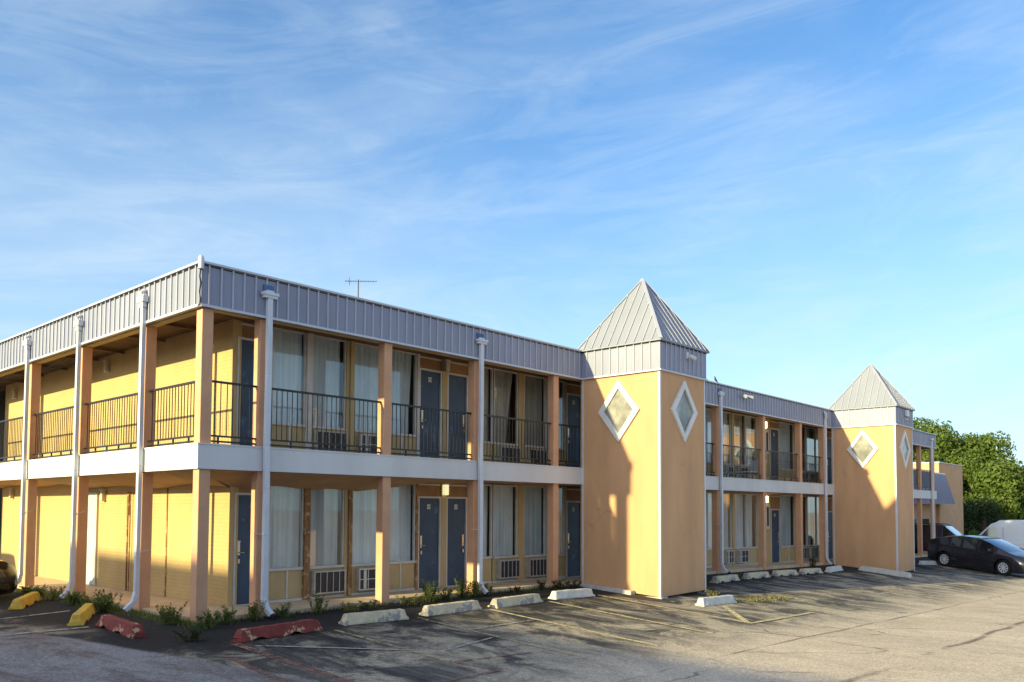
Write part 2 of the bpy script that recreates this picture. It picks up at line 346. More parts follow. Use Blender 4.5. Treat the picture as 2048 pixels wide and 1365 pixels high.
    t.links.new(base, b.inputs['Base Color']); b.inputs['Roughness'].default_value = .92; b.inputs['Specular IOR Level'].default_value = .25
    bn = nd(t, 'ShaderNodeBump'); bn.inputs['Strength'].default_value = .7; bn.inputs['Distance'].default_value = .012
    hgt = math_(t, 'SUBTRACT', math_(t, 'ADD', fine, math_(t, 'MULTIPLY', patch, 2.)), math_(t, 'MULTIPLY', ck, 2.))
    t.links.new(hgt, bn.inputs['Height']); t.links.new(bn.outputs[0], b.inputs['Normal'])
    return m
def axis(lo, hi, near0, near1, step, far):
    a = []; x = near0
    while x <= near1+1e-6: a.append(x); x += step
    s_ = step; x = near0
    while x > lo: s_ *= far; x -= s_; a.insert(0, max(x, lo))
    s_ = step; x = a[-1]
    while x < hi: s_ *= far; x += s_; a.append(min(x, hi))
    return a
xs = axis(-1200, 1500, -14, 62, .5, 1.5); ys = axis(-1200, 1500, -22, 0, .5, 1.5)
b = MB(); nx = len(xs)
for y in ys:
    for x in xs:
        z = G(x, y)+.012*mnoise.noise(Vector((x*.5, y*.5, 0)))*(1 if -12 < x < 60 and y < -.6 else 0)
        b.v.append((x, y, z))
for j in range(len(ys)-1):
    for i in range(nx-1): b.f.append((j*nx+i, j*nx+i+1, (j+1)*nx+i+1, (j+1)*nx+i)); b.m.append(0)
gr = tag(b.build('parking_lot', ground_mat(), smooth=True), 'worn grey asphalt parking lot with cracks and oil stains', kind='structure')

# walkway slab: follows the fall of the ground, front and left side
b = MB()
st = [.06, 2, 4, 6, 8, 10.2, 14, 17, 20.5, 24, 27, 34, 41.2]
for x0, x1 in zip(st, st[1:]):
    za, zb = slabz(x0), slabz(x1)
    b.hexa([(x0, .05, za-.3), (x1, .05, zb-.3), (x1, 2.4, zb-.3), (x0, 2.4, za-.3), (x0, .05, za), (x1, .05, zb), (x1, 2.4, zb), (x0, 2.4, za)])
b.box(.06, 2.4, 2.403, 26, -.25, .055)
tag(b.build('walkway', m_conc, bevel=.012), 'chipped concrete walkway along the ground floor rooms', kind='structure')

# painted lines (4 mm above the ground)
def paint_mat(name, c, thr):
    m = bpy.data.materials.new(name); m.use_nodes = True; t = m.node_tree; b_ = t.nodes['Principled BSDF']
    o = t.nodes.new('ShaderNodeTexCoord').outputs['Object']; b_.inputs['Base Color'].default_value = (*c, 1); b_.inputs['Roughness'].default_value = .85
    w = noise(t, o, 11, 9, .75); a = ramp(t, w, [(thr-.05, 1.), (thr+.07, .0)])
    t.links.new(mixc(t, 1., c, ramp(t, noise(t, o, 4, 5), [(.3, .7), (.7, 1.05)]), 'MULTIPLY'), b_.inputs['Base Color'])
    tr = nd(t, 'ShaderNodeBsdfTransparent'); mx = nd(t, 'ShaderNodeMixShader'); out = t.nodes['Material Output']
    t.links.new(a, mx.inputs[0]); t.links.new(tr.outputs[0], mx.inputs[1]); t.links.new(b_.outputs[0], mx.inputs[2]); t.links.new(mx.outputs[0], out.inputs[0]); return m
p_y = paint_mat('faded_yellow_line_paint', (.55, .42, .22), .50); p_yb = paint_mat('yellow_line_paint', (.68, .55, .29), .56)
p_r = paint_mat('faded_red_line_paint', (.30, .14, .10), .50); p_w = paint_mat('faded_white_line_paint', (.50, .47, .42), .53)
def line(x0, y0, x1, y1, w, m, label):
    n = max(2, int(math.hypot(x1-x0, y1-y0)/.25)); d = Vector((x1-x0, y1-y0)).normalized(); u = Vector((-d.y, d.x))*w/2
    b = MB(); vs = []; fs = []
    for i in range(n+1):
        x = x0+(x1-x0)*i/n; y = y0+(y1-y0)*i/n; j = 1+.12*mnoise.noise(Vector((x*3, y*3, 1)))
        for s_ in (-1, 1): vs.append((x+s_*u.x*j, y+s_*u.y*j, G(x, y)+.0135))
        if i: fs.append((2*i-2, 2*i-1, 2*i+1, 2*i))
    b.add(vs, fs); o = b.build('painted_line', m); tag(o, label, kind='structure')
for a in [(-.28, -1.75, -.36, -5.2, .14, p_r, 'wide faded red parking line by the red wheel stop'), (-.75, -2.3, -1.0, -5.2, .1, p_r, 'thin faded red line on the left of the bay'),
          (-.15, -2.05, 1.5, -3.6, .07, p_w, 'faint diagonal line from the red wheel stop'), (1.52, -1.7, 1.43, -4.4, .08, p_y, 'faded parking line left of the second wheel stop'),
          (3.44, -1.5, 3.2, -5.5, .075, p_y, 'faded yellow parking line between second and third wheel stop'), (5.28, -1.55, 4.98, -5.6, .085, p_yb, 'yellow parking line between third and fourth wheel stop'),
          (7.2, -1.45, 6.95, -5.5, .085, p_yb, 'yellow parking line left of the near tower'), (9.14, -1.35, 8.86, -5.23, .085, p_yb, 'yellow parking line running past the near tower'),
          (10.7, -3.74, 8.9, -5.2, .12, p_yb, 'bright yellow diagonal line below the lone wheel stop'), (8.8, -5.28, 12.05, -5.24, .11, p_yb, 'bright yellow cross line closing the hatched corner'),
          (10.95, -3.78, 11.95, -5.1, .06, p_y, 'thin yellow line inside the hatched corner'), (11.9, -3.4, 12.3, -5.3, .08, p_y, 'yellow line right of the lone wheel stop'),
          (1.4, -4.5, 2.9, -4.75, .07, p_r, 'faint red line across the second bay'), (1.45, -4.45, 1.6, -5.2, .07, p_r, 'faded red line joining the second bay'), (1.6, -5.25, -.2, -5.3, .07, p_r, 'faded red line across the foot of the first bay'),
          (3.4, -2.9, 5.1, -2.85, .06, p_w, 'faint white line across the third bay'), (3.2, -3.6, 1.9, -3.9, .06, p_w, 'faint white line across the second bay'),
          (10.0, -2.75, 10.9, -2.9, .06, p_w, 'short white line at the foot of the near tower'),
          (-3.8, 3.0, -.7, 3.36, .09, p_w, 'faded white bay line near the yellow wheel stops'), (-4.2, 1.55, -1.25, 1.05, .09, p_w, 'faded white bay line by the left red wheel stop'),
          (26.8, -2.9, 24.7, -7.0, .09, p_y, 'faded yellow line right of the far tower'), (25.3, -3.2, 27.9, -5.6, .08, p_y, 'faded yellow diagonal by the far tower'),
          (28.2, -3.0, 30.5, -6.9, .09, p_y, 'faded yellow line ahead of the charcoal hatchback'),
          (14.7, -1.5, 14.6, -5.4, .07, p_w, 'faint bay line in the shade of the near tower'), (16.75, -1.4, 16.6, -5.4, .07, p_w, 'faint bay line between the shaded wheel stops'),
          (18.8, -1.4, 18.7, -5.4, .07, p_w, 'faint bay line below the middle shaded wheel stop'), (20.7, -1.4, 20.6, -5.4, .07, p_w, 'faint bay line left of the last shaded wheel stops'), (22.7, -1.4, 22.6, -5.4, .07, p_w, 'faint bay line by the far tower')]:
    line(*a)

# ------------------------------------------------------------------ the motel
motel = thing('motel_building', 'two storey orange motel with grey metal fascia, balconies and two pyramid roofed towers', 'motel', (0, 0, 0))
WY = 1.2; XE = 41.0
def part(b, name, mats, parent=motel, label=None, **kw):
    o = b.build(name, mats, parent, **kw)
    if label: o['label'] = label
    return o
# columns
def column(x, y, z0, z1): part(MB().box(x, x+.2, y, y+.2, z0, z1), 'column', m_col, bevel=.008)
front = [0, 1.07, 3.83, 6.37, 9.14, 14.55, 17.35, 20.65, 23.75, 25.95, 29.6, 32.6, 35.6, 38.45, 40.7]
for x in front:
    column(x, 0, G(x, 0)-.05 if x else -.02, 2.5); column(x, 0, 2.9, 5.17)
left = [2.09, 5.04, 8.01, 11.0, 14.0, 17.0, 20.0]
for y in left: column(0, y, -.06, 2.5); column(0, y, 2.9, 5.17)
# balcony slab and white band
part(MB().box(-.05, XE+.05, -.05, .0, 2.5, 2.9).box(-.05, .0, .0, 24, 2.5, 2.9).box(-.06, XE+.06, -.062, .0, 2.9, 2.925).box(-.062, 0., .0, 24, 2.9, 2.925), 'balcony_band', m_band)
part(MB().box(0.0, XE, 0.0, WY+.3, 2.6, 2.9).box(0, WY+.3, WY+.3, 24, 2.6, 2.9), 'balcony_floor', mat('worn_balcony_deck', (.10, .085, .07), .9, .3, 3))
# soffit under the balcony: sagging boards
def sag(s_, t_):   # s along, t 0 outer .. 1 wall
    k = interp(s_, [0, 4.6, 6.2, 9, 14], [1, 1, .15, .05, .1]); return 2.497-.245*k*t_-.015*math.sin(s_*2.1)*t_-.02*math.sin(s_*5)*t_*k
b = MB(); n = 90
for i in range(n+1):
    x = XE*i/n if i > 40 else i*.25*.9
for (along, L_) in (('x', XE), ('y', 24)):
    pts = [i*.22 for i in range(int(14/.22))]+[14+i*(L_-14)/12 for i in range(13)]
    vs = []; fs = []
    for i, s_ in enumerate(pts):
        for j in range(7):
            t_ = j/6; w = .0+t_*(WY+.02)
            q = sag(s_, t_) if along == 'x' else 2.497-(.235*interp(s_, [0, 6, 9, 14], [1, .9, .45, .3])+.035*math.sin(s_*1.9))*t_
            if along == 'x': vs.append((max(s_, w) if s_ < w else s_, w, q))
            else: vs.append((w, max(s_, w) if s_ < w else s_, q))
            if i and j: a = i*7+j; fs.append((a, a-1, a-8, a-7))
    b.add(vs, fs)
part(b, 'soffit', m_sof, smooth=True)
# upper ceiling, roof deck and back volume
part(MB().box(-.02, XE, -.0, WY+.3, 5.36, 5.42).box(-.02, WY+.3, WY+.3, 24, 5.36, 5.42), 'upper_ceiling', m_soft)
b = MB()
for i in range(14): part(MB().bar((.05, 2.4+i*1.7, 5.33), (1.15, 2.2+i*1.7+random.uniform(-.2, .4), 5.30), .05, .06), 'ceiling_batten', m_soft)
for i in range(7): part(MB().tube([(.3+.1*i, 6.+random.random(), 5.3), (.5+.05*i, 8+random.random(), 5.22), (.3+.1*i, 10+random.random(), 5.28), (.6, 13, 5.25)], .008, 5), 'ceiling_wire', m_black)
part(MB().box(.0, XE, .0, 24, 5.60, 5.80), 'roof', m_roof)
part(MB().box(WY+2.2, XE-.1, WY+2.0, 23, -.6, 5.6), 'core_wall', m_room)
part(MB().box(XE-.15, XE, WY, 23, -.7, 5.6), 'end_wall', m_stucco)
# header beams under the fascia, proud behind it
part(MB().box(.03, XE, .03, .19, 5.17, 5.36).box(.03, .19, .19, 24, 5.17, 5.36), 'header_beam', m_tan)
# fascia: ribbed sheet, cap and bottom trim
def fascia(along, s0, s1, off, z0=5.17, z1=5.92, sgn=-1, name='fascia', sp=.213, par=motel, cap=True):
    b = MB()
    def P(s_, o_, z): return (s_, o_, z) if along == 'x' else (o_, s_, z)
    def bx(a, c, o0, o1, za, zb, mi=0):
        p = [P(a, o0, za), P(c, o0, za), P(c, o1, za), P(a, o1, za), P(a, o0, zb), P(c, o0, zb), P(c, o1, zb), P(a, o1, zb)]
        b.hexa(p, mi)
    bx(s0, s1, off, off-sgn*.05, z0, z1-.05)
    s_ = s0+.12
    while s_ < s1-.06:
        j = random.uniform(-.008, .008); bx(s_+j, s_+j+.026, off+sgn*.022, off-.0, z0+.045, z1-.046, 3); s_ += sp
    bx(s0-.0, s1+.0, off+sgn*.032, off, z0, z0+.04, 1)
    if cap: bx(s0, s1, off+sgn*.006, off, z1-.072, z1-.051, 2)  # black strip stands in for the shaded gap under the cap
    if cap: bx(s0-.02, s1+.02, off+sgn*.048, off-sgn*.12, z1-.035, z1, 1)
    return part(b, name, [m_metal, m_cap, m_black, m_rib], par)
fascia('x', -.06, 10.2, -.06); fascia('x', 12.38, 26.78, -.06); fascia('x', 28.95, XE+.05, -.06)
fascia('y', -.008, 24, -.06)
part(MB().box(XE, XE+.05, 0, 24, 5.17, 5.9), 'fascia', m_metal)
# corner cap pipe and torn flashing at the corner
part(MB().tube([(-.085, -.085, 5.78), (-.085, -.085, 5.97)], .048, 14).tube([(-.085, -.085, 5.97), (-.085, -.085, 5.995)], .036, 14), 'corner_cap', m_cap, smooth=False)
part(MB().tube([(-.085, -.075, 5.78), (-.1, -.08, 5.66), (-.08, -.075, 5.55), (-.1, -.085, 5.4), (-.08, -.075, 5.28), (-.09, -.08, 5.18)], .013, 6), 'corner_flashing', m_black)
# brick wall on the left side
part(MB().box(WY, WY+.2, WY+.0, 13.9, -.1, 5.5).box(WY, WY+.2, 16.6, 24, -.1, 5.5).box(WY+.2, WY+2.2, 13.7, 13.9, -.1, 5.5), 'brick_wall', m_brick)
part(MB().box(WY+1.6, WY+1.7, 13.9, 16.6, -.1, 5.5).box(.02, .04, 13.75, 14.0, 2.95, 5.2), 'passage_wall', m_dark)
for z in (0.055,):
    d = part(MB().box(WY-.03, WY-.002, 7.13, 7.98, .07, 2.16), 'door', m_door2, label='pale blue door in the yellow brick wall')
    part(MB().box(WY-.045, WY-.001, 7.07, 7.129, .06, 2.21).box(WY-.045, WY-.001, 7.981, 8.04, .06, 2.21).box(WY-.045, WY-.001, 7.129, 7.981, 2.161, 2.21), 'door_frame', m_white, d)
b = MB(); b.tube([(1.16, 5.4, .06), (1.16, 5.4, 2.2)], .018, 8).tube([(1.15, 5.26, .06), (1.15, 5.25, 2.2)], .012, 8).box(1.15, 1.199, 5.36, 5.44, 1.7, 2.2)
part(b, 'conduit', m_wood)
part(MB().box(1.185, 1.199, 3.6, 3.645, .06, 2.3), 'expansion_joint', m_wood)
def wall_lamp(p, nrm, m, light=False):
    x, y, z = p; b = MB()
    if nrm == 'x': b.box(x-.10, x-.0, y-.06, y+.06, z-.02, z+.22); o = part(b, 'wall_lamp', m, bevel=.012); part(MB().box(x-.11, x, y-.07, y+.07, z+.22, z+.25), 'lamp_cap', m_white, o)
    else: b.box(x-.06, x+.06, y-.10, y, z-.02, z+.22); o = part(b, 'wall_lamp', m, bevel=.012); part(MB().box(x-.07, x+.07, y-.11, y, z+.22, z+.25), 'lamp_cap', m_white, o)
    return o
for y, z in ((6.72, 4.98), (12.95, 4.9), (12.95, 2.12), (6.72, 2.02)): wall_lamp((WY, y, z), 'x', m_lampoff)
# window wall ---------------------------------------------------------
HW = {}
def wallpost(x0, x1, m=m_tan, y0=WY-.03):
    for z0, z1 in ((slabz(x0)-.1, 2.6), (2.9, 5.4)): part(MB().box(x0, x1, y0, WY+.14, z0, z1), 'wall_post', m, bevel=.006)
def digits(txt, x, y, z, h, parent):
    cu = bpy.data.curves.new('digits', 'FONT'); cu.body = txt; cu.size = h; cu.align_x = 'CENTER'; cu.align_y = 'CENTER'; cu.extrude = .001
    o = bpy.data.objects.new('tmp', cu); COL.objects.link(o); dg = bpy.context.evaluated_depsgraph_get(); me = bpy.data.meshes.new_from_object(o.evaluated_get(dg))
    bpy.data.objects.remove(o); me.materials.clear(); me.materials.append(m_ink)
    me.transform(Matrix.Translation((x, y, z)) @ Matrix.Rotation(R(90), 4, 'X'))
    q = bpy.data.objects.new('plate_digits', me); COL.objects.link(q); q.parent = parent
def door(x0, x1, up, num, hinge_right=False, m=m_door, lock=True, notice=False):
    zf = 2.9 if up else slabz((x0+x1)/2); top = (5.06 if up else zf+2.09); ce = 5.37 if up else 2.47
    d = part(MB().box(x0, x1, WY+.03, WY+.07, zf+.02, top-.045), 'door', m, bevel=.004, label=None)
    b = MB().box(x0-.045, x0-.002, WY-.01, WY+.09, zf, top).box(x1+.002, x1+.045, WY-.01, WY+.09, zf, top).box(x0-.002, x1+.002, WY-.01, WY+.09, top-.043, top)
    b.box(x0-.0, x1, WY-.005, WY+.1, zf-.01, zf+.018)
    part(b, 'door_frame', m_white, d)
    t = part(MB().box(x0-.045, x1+.045, WY+.02, WY+.1, top+.002, ce), 'transom_panel', m_trans)
    part(MB().box(x0-.04, x1+.04, WY+.005, WY+.0195, ce-.075, ce-.04), 'transom_trim', m_white, t)
    xc = (x0+x1)/2+(.05 if num in ('118', '218') else 0)
    if num:
        pl = part(MB().box(xc-.05, xc+.05, WY+.024, WY+.0295, top-.29, top-.18), 'number_plate', m_plate, d)
        digits(num, xc, WY+.022, top-.235, .062, d)
    if lock:
        lx = x1-.07 if hinge_right else x0+.07
        b = MB().box(lx-.028, lx+.028, WY+.012, WY+.0295, zf+.93, zf+1.17).tube([(lx, WY+.0, zf+.98), (lx+(-.1 if hinge_right else .1), WY-.02, zf+.975)], .011, 8).box(lx-.02, lx+.02, WY+.0, WY+.0295, zf+.78, zf+.86).box(lx-.035, lx+.035, WY+.01, WY+.029, zf+1.17, zf+1.2)
        part(b, 'door_handle', m_hard, d, bevel=.003)
    return d
def curtain(x0, x1, z0, z1, y, m, parent, amp=.022, skew=0.):
    n = max(4, int((x1-x0)/.018)); vs = []; fs = []; ph = random.uniform(0, 9)
    for i in range(n+1):
        x = x0+(x1-x0)*i/n; w = amp*(math.sin(x*46+ph+2*math.sin(x*7+ph)))+amp*.6*math.sin(x*21+ph*2)
        for k in range(4):
            t_ = k/3; vs.append((x+skew*(1-t_)*(i/n), y+w*(.55+.45*(1-t_)), z0+(z1-z0)*t_))
        if i:
            for k in range(3): a = i*4+k; fs.append((a-4, a, a+1, a-3))
    b = MB(); b.add(vs, fs); return part(b, 'curtain', m, parent, smooth=True)
def window(x0, x1, up, ac=None, cur=(0., 1.), mc=m_curt, mull=None, style=0, fm=m_white, skew=0.):
    zf = 2.9 if up else slabz((x0+x1)/2); sill = zf+.60; ce = 5.37 if up else 2.47
    if up: sill = zf+.57
    b = MB()
    b.box(x0, x1, WY-.025, WY+.06, sill, sill+.05).box(x0, x0+.03, WY-.0, WY+.06, sill+.05, ce-.04).box(x1-.03, x1, WY-.0, WY+.06, sill+.05, ce-.04).box(x0, x1, WY-.0, WY+.06, ce-.04, ce)
    f = part(b, 'window', fm)
    part(MB().add([(x0+.03, WY+.028, sill+.05), (x1-.03, WY+.028, sill+.05), (x1-.03, WY+.028, ce-.04), (x0+.03, WY+.028, ce-.04)], [(0, 1, 2, 3)]), 'window_pane', m_glass, f)
    if cur:
        a = x0+.03+(x1-x0-.06)*cur[0]; c = x0+.03+(x1-x0-.06)*cur[1]
        curtain(a, c, sill-.02, ce-.01, WY+.11, mc, f, random.choice((.009, .013, .018)), skew)
    # panel below
    b = MB(); b.box(x0, x1, WY+.012, WY+.06, zf+.055, sill)
    b2 = MB().box(x0, x1, WY-.012, WY+.06, zf-.01, zf+.05)
    if mull: b2.box(mull-.018, mull+.018, WY-.008, WY+.0115, zf+.05, sill)
    p_ = part(b, 'apron_panel', m_panel); part(b2, 'apron_trim', m_white, p_)
    if ac:
        a0, a1 = ac; z0 = zf+.10; z1 = sill-.045; y0 = WY-.10
        b = MB().box(a0, a1, y0, WY+.011, z0, z1); u = part(b, 'air_conditioner', m_ac, bevel=.006)
        part(MB().box(a0+.02, a1-.02, y0-.012, y0-.001, z0+.02, z1-.02), 'grille_backing', m_grille, u)
        b = MB().box(a0, a1, y0-.03, y0-.0125, z1-.028, z1).box(a0, a1, y0-.03, y0-.0125, z0, z0+.028).box(a0, a0+.028, y0-.03, y0-.0125, z0+.028, z1-.028).box(a1-.028, a1, y0-.03, y0-.0125, z0+.028, z1-.028)
        nb_ = 4 if style != 1 else 2
        for k in range(nb_):
            xx = a0+(a1-a0)*(k+1)/(nb_+1); b.box(xx-.007, xx+.007, y0-.029, y0-.0125, z0+.028, z1-.028)
        if style == 1: b.box(a0+.028, a1-.028, y0-.0285, y0-.0125, (z0+z1)/2-.008, (z0+z1)/2+.008).box(a0+.12, a0+.19, y0-.0305, y0-.0125, z0+.029, z1-.029)
        part(b, 'grille', m_ac if style != 1 else m_white, u)
    return f
# room front, from the corner to the near tower
wallpost(1.201, 1.30); wallpost(2.015, 2.05, m_white)
for up in (0, 1):
    door(1.36, 1.97, up, '218' if up else '118', lock=not up)
    c3 = m_curt3
    window(2.05, 2.81, up, mull=2.46, cur=(.0, 1.), mc=m_curt if not up else c3)
    window(2.95, 3.79, up, ac=(3.0, 3.76), cur=(.0, .92), mc=m_curt if not up else c3)
    window(3.98, 4.88, up, ac=(4.1, 4.82), style=1, cur=(.0, 1.), mc=m_curt3)
    window(4.90, 5.73, up, mull=5.31, cur=(.0, .97) if not up else (.0, .95), mc=m_curt3, skew=0 if not up else -.10)
    part(MB().box(2.812, 2.948, WY-.05, WY+.12, (2.9 if up else .0), (5.37 if up else 2.4)), 'window_post', m_wood if not up else m_white, bevel=.006)
    part(MB().box(3.792, 3.978, WY-.02, WY+.12, (2.9 if up else .0), (5.37 if up else 2.4)), 'wall_post', m_tan, bevel=.006)
    part(MB().box(3.87, 3.97, WY-.055, WY-.022, (2.9 if up else .06), (5.37 if up else 2.35)), 'window_post', m_wood if not up else m_tan, bevel=.006)
    part(MB().box(5.732, 5.80, WY-.03, WY+.12, (2.9 if up else .0), (5.37 if up else 2.45)), 'window_post', m_wood if not up else m_white, bevel=.006)
    door(5.85, 6.46, up, '216' if up else '116')
    door(6.72, 7.31, up, None if up else '115', hinge_right=True)
    part(MB().box(6.507, 6.673, WY-.02, WY+.12, (2.9 if up else -.05), (5.37 if up else 2.5)), 'wall_post', m_tan, bevel=.006)
    window(7.37, 8.22, up, mull=7.8, cur=(.0, 1.) if not up else (.12, 1.), mc=m_curt if not up else m_curt2)
    window(8.27, 9.17, up, ac=(8.40, 9.14), cur=(.0, .97) if not up else (.0, .9), mc=m_curt if not up else m_curt2, skew=0 if not up else -.3)
    part(MB().box(9.172, 9.37, WY-.03, WY+.12, (2.9 if up else -.05), (5.37 if up else 2.5)), 'wall_post', m_tan, bevel=.006)
    window(9.40, 10.27, up, ac=(9.5, 10.2), cur=(.0, 1.), mc=m_curt if not up else m_curt2)
    window(10.29, 11.08, up, mull=10.7, cur=(.1, .95), mc=m_curt if not up else m_curt3)
    door(11.20, 11.80, up, '213' if up else '113')
    part(MB().box(11.085, 11.154, WY-.01, WY+.12, (2.9 if up else -.05), (5.37 if up else 2.5)), 'wall_post', m_tan)
    # behind the near tower
    part(MB().box(11.847, 12.05, WY-.01, WY+.12, (2.9 if up else -.15), (5.37 if up else 2.5)), 'wall_post', m_tan)
    door(12.10, 12.70, up, '212' if up else '112', hinge_right=True)
    window(12.78, 13.6, up, mull=13.2, cur=(0, 1)); window(13.62, 14.5, up, ac=(13.7, 14.42), cur=(0, 1), mc=m_curt3)
    part(MB().box(14.502, 14.7, WY-.01, WY+.12, (2.9 if up else -.15), (5.37 if up else 2.5)), 'wall_post', m_tan)
    window(14.72, 15.6, up, ac=(14.8, 15.5), cur=(0, 1)); window(15.62, 16.4, up, mull=16., cur=(0, 1))
    door(16.5, 17.1, up, '211' if up else '111')
    part(MB().box(17.15, 17.35, WY-.01, WY+.12, (2.9 if up else -.2), (5.37 if up else 2.5)), 'wall_post', m_tan)
    door(17.4, 18.0, up, '210' if up else '110', hinge_right=True)
    # between the towers
    window(18.1, 19.42, up, mull=18.8, cur=(.1, 1), mc=m_curt3)
    part(MB().box(19.43, 19.88, WY-.01, WY+.12, (2.9 if up else -.25), (5.37 if up else 2.5)), 'wall_post', m_tan)
    window(19.9, 20.62, up, ac=(20.0, 20.55), style=1, cur=(0, 1), mc=m_curt)
    part(MB().box(20.63, 20.80, WY-.03, WY+.12, (2.9 if up else -.25), (5.37 if up else 2.5)), 'wall_post', m_tan)
    window(20.82, 21.75, up, ac=(20.9, 21.66), style=1, cur=(0, 1), mc=m_curt2 if up else m_curt3, fm=m_white)
    window(21.77, 22.62, up, cur=(0, .8), mc=m_curt)
    part(MB().box(22.63, 23.75, WY-.01, WY+.12, (2.9 if up else -.3), (5.37 if up else 2.5)), 'wall_panel', m_tan)
    zz = 4.0 if up else 1.15
    part(MB().box(23.32, 23.62, WY-.03, WY-.011, zz, zz+.95).box(23.40, 23.54, WY-.034, WY-.0301, zz+.12, zz+.85, 1), 'notice_board', [m_white, m_dark])
    door(23.84, 24.55, up, '207' if up else '107', hinge_right=True)
    window(24.66, 26.0, up, mull=25.4, cur=(.0, .92) if up else (0, .9), mc=m_curt3)
    part(MB().box(26.01, 26.2, WY-.01, WY+.12, (2.9 if up else -.35), (5.37 if up else 2.5)), 'wall_post', m_tan)
    window(26.22, 27.2, up, ac=(26.3, 27.1), cur=(0, .7), mc=m_curt3); window(27.25, 28.18, up, ac=(27.35, 28.05), cur=(0., .6), mc=m_curt3)
    window(28.2, 29.1, up, mull=28.6, cur=(0, 1), mc=m_curt)
    part(MB().box(29.11, 29.3, WY-.01, WY+.12, (2.9 if up else -.35), (5.37 if up else 2.5)), 'wall_post', m_tan)
    xx = 29.35
    for k in range(4):
        door(xx+.06, xx+.68, up, None); window(xx+.8, xx+1.65, up, mull=xx+1.2, cur=(0, 1)); window(xx+1.67, xx+2.55, up, ac=(xx+1.8, xx+2.45), cur=(0, 1)); part(MB().box(xx+2.56, xx+2.74, WY-.01, WY+.12, (2.9 if up else -.6), (5.37 if up else 2.5)), 'wall_post', m_tan); xx += 2.76
wall_lamp((6.59, WY-.02, 2.2), 'y', m_lampdim); wall_lamp((6.59, WY-.02, 5.08), 'y', m_lampoff)
wall_lamp((23.25, WY-.012, 5.02), 'y', m_lampon); wall_lamp((23.3, WY-.012, 2.18), 'y', m_lampon)
# railings ------------------------------------------------------------
def rail(a, c, posts=2, sag_=0.):
    a = Vector(a); c = Vector(c); L_ = (c-a).length; d = (c-a)/L_; b = MB()
    P = lambda s_, z: tuple(a+d*s_+Vector((0, 0, z)))
    b.bar(P(0, 1.08), P(L_, 1.08), .045, .036); b.bar(P(0, .165), P(L_, .165), .034, .03); b.bar(P(0, .075), P(L_, .075), .034, .03)
    n_ = max(3, round(L_/.108))
    for i in range(1, n_):
        s_ = L_*i/n_+random.uniform(-.006, .006); j = random.uniform(-.006, .006)
        b.bar(P(s_, .17), P(s_+j, 1.07), .0125, .0125)
    for i in range(posts):
        s_ = L_*(i+.5)/posts*1.; s_ = L_*(.2+.6*i/max(1, posts-1)) if posts > 1 else L_*.5
        b.bar(P(s_, 0), P(s_, .17), .026, .026)
    part(b, 'railing', m_black)
fx = [0, 1.07, 3.83, 6.37, 9.14]
for x0, x1 in zip(fx, fx[1:]): rail((x0+.2, .1, 2.9), (x1, .1, 2.9), 2 if x1-x0 > 2 else 2)
rail((9.34, .1, 2.9), (10.23, .1, 2.9), 1)
gx = [12.4]+front[5:]
for x0, x1 in zip(gx, gx[1:]): rail((x0+(.2 if x0 > 12.5 else 0), .1, 2.9), (x1, .1, 2.9), 4 if x1-x0 > 2.9 else 3)
ly = [0]+left
for y0, y1 in zip(ly, ly[1:]): rail((.1, y0+.2, 2.9), (.1, y1, 2.9), 4 if y1 > 3 else 3)
# downspouts ----------------------------------------------------------
def spout_front(x, y=-.115, lean=.03, bottom=.1, box=True, blue=True):
    g0 = G(x, -.2); b = MB()
    pts = [(x, y, 5.52), (x+.005, y, 4.2), (x-.005, y, 2.95), (x+.005, y, 2.2), (x, y, g0+.32)]
    for p, q in zip(pts, pts[1:]): b.bar(p, q, .10, .075)
    b.bar((x, y+.004, g0+.35), (x+.02, y-.06, g0+.17), .098, .075); b.bar((x+.02, y-.055, g0+.18), (x+.05, y-.17, g0+.07), .10, .075)
    o = part(b, 'downspout', m_pipe, bevel=.008)
    if box: part(MB().box(x-.13, x+.13, y-.05, y+.03, 5.52, 5.57).box(x-.15, x+.15, y-.07, y+.03, 5.57, 5.62).box(x-.07, x+.07, y-.03, y+.03, 5.62, 5.66), 'conductor_head', m_pipe, o)
    if blue: part(MB().box(x-.10, x+.10, -.0885, -.0615, 5.64, 5.76), 'shadow_panel', m_bluebox, o)  # blue panel paints in the bluish shadow above the conductor head
    part(MB().box(x-.06, x+.06, y-.045, y+.045, 1.40, 1.425).bar((x+.02, y-.03, 1.41), (x-.16, y+.11, 1.42), .01, .01), 'pipe_strap', m_pipe, o)
    part(MB().tube([(x+.055, y-.185, g0+.062), (x+.075, y-.24, g0+.045)], .05, 6), 'spout_mouth', m_plastic, o)
for x in (1.17, 6.47, 17.42): spout_front(x)
spout_front(25.92, box=False, blue=False)
part(MB().bar((25.92, -.10, 5.72), (25.86, -.17, 5.6), .1, .09).bar((25.86, -.17, 5.61), (25.92, -.12, 5.45), .1, .09).bar((25.90, -.09, 5.78), (25.91, -.12, 5.70), .22, .06), 'gutter_elbow', m_pipe)
part(MB().box(40.0, 40.1, -.16, -.08, G(40, 0), 5.6).box(39.9, 40.2, -.2, -.08, 5.55, 5.65), 'downspout', m_pipe)
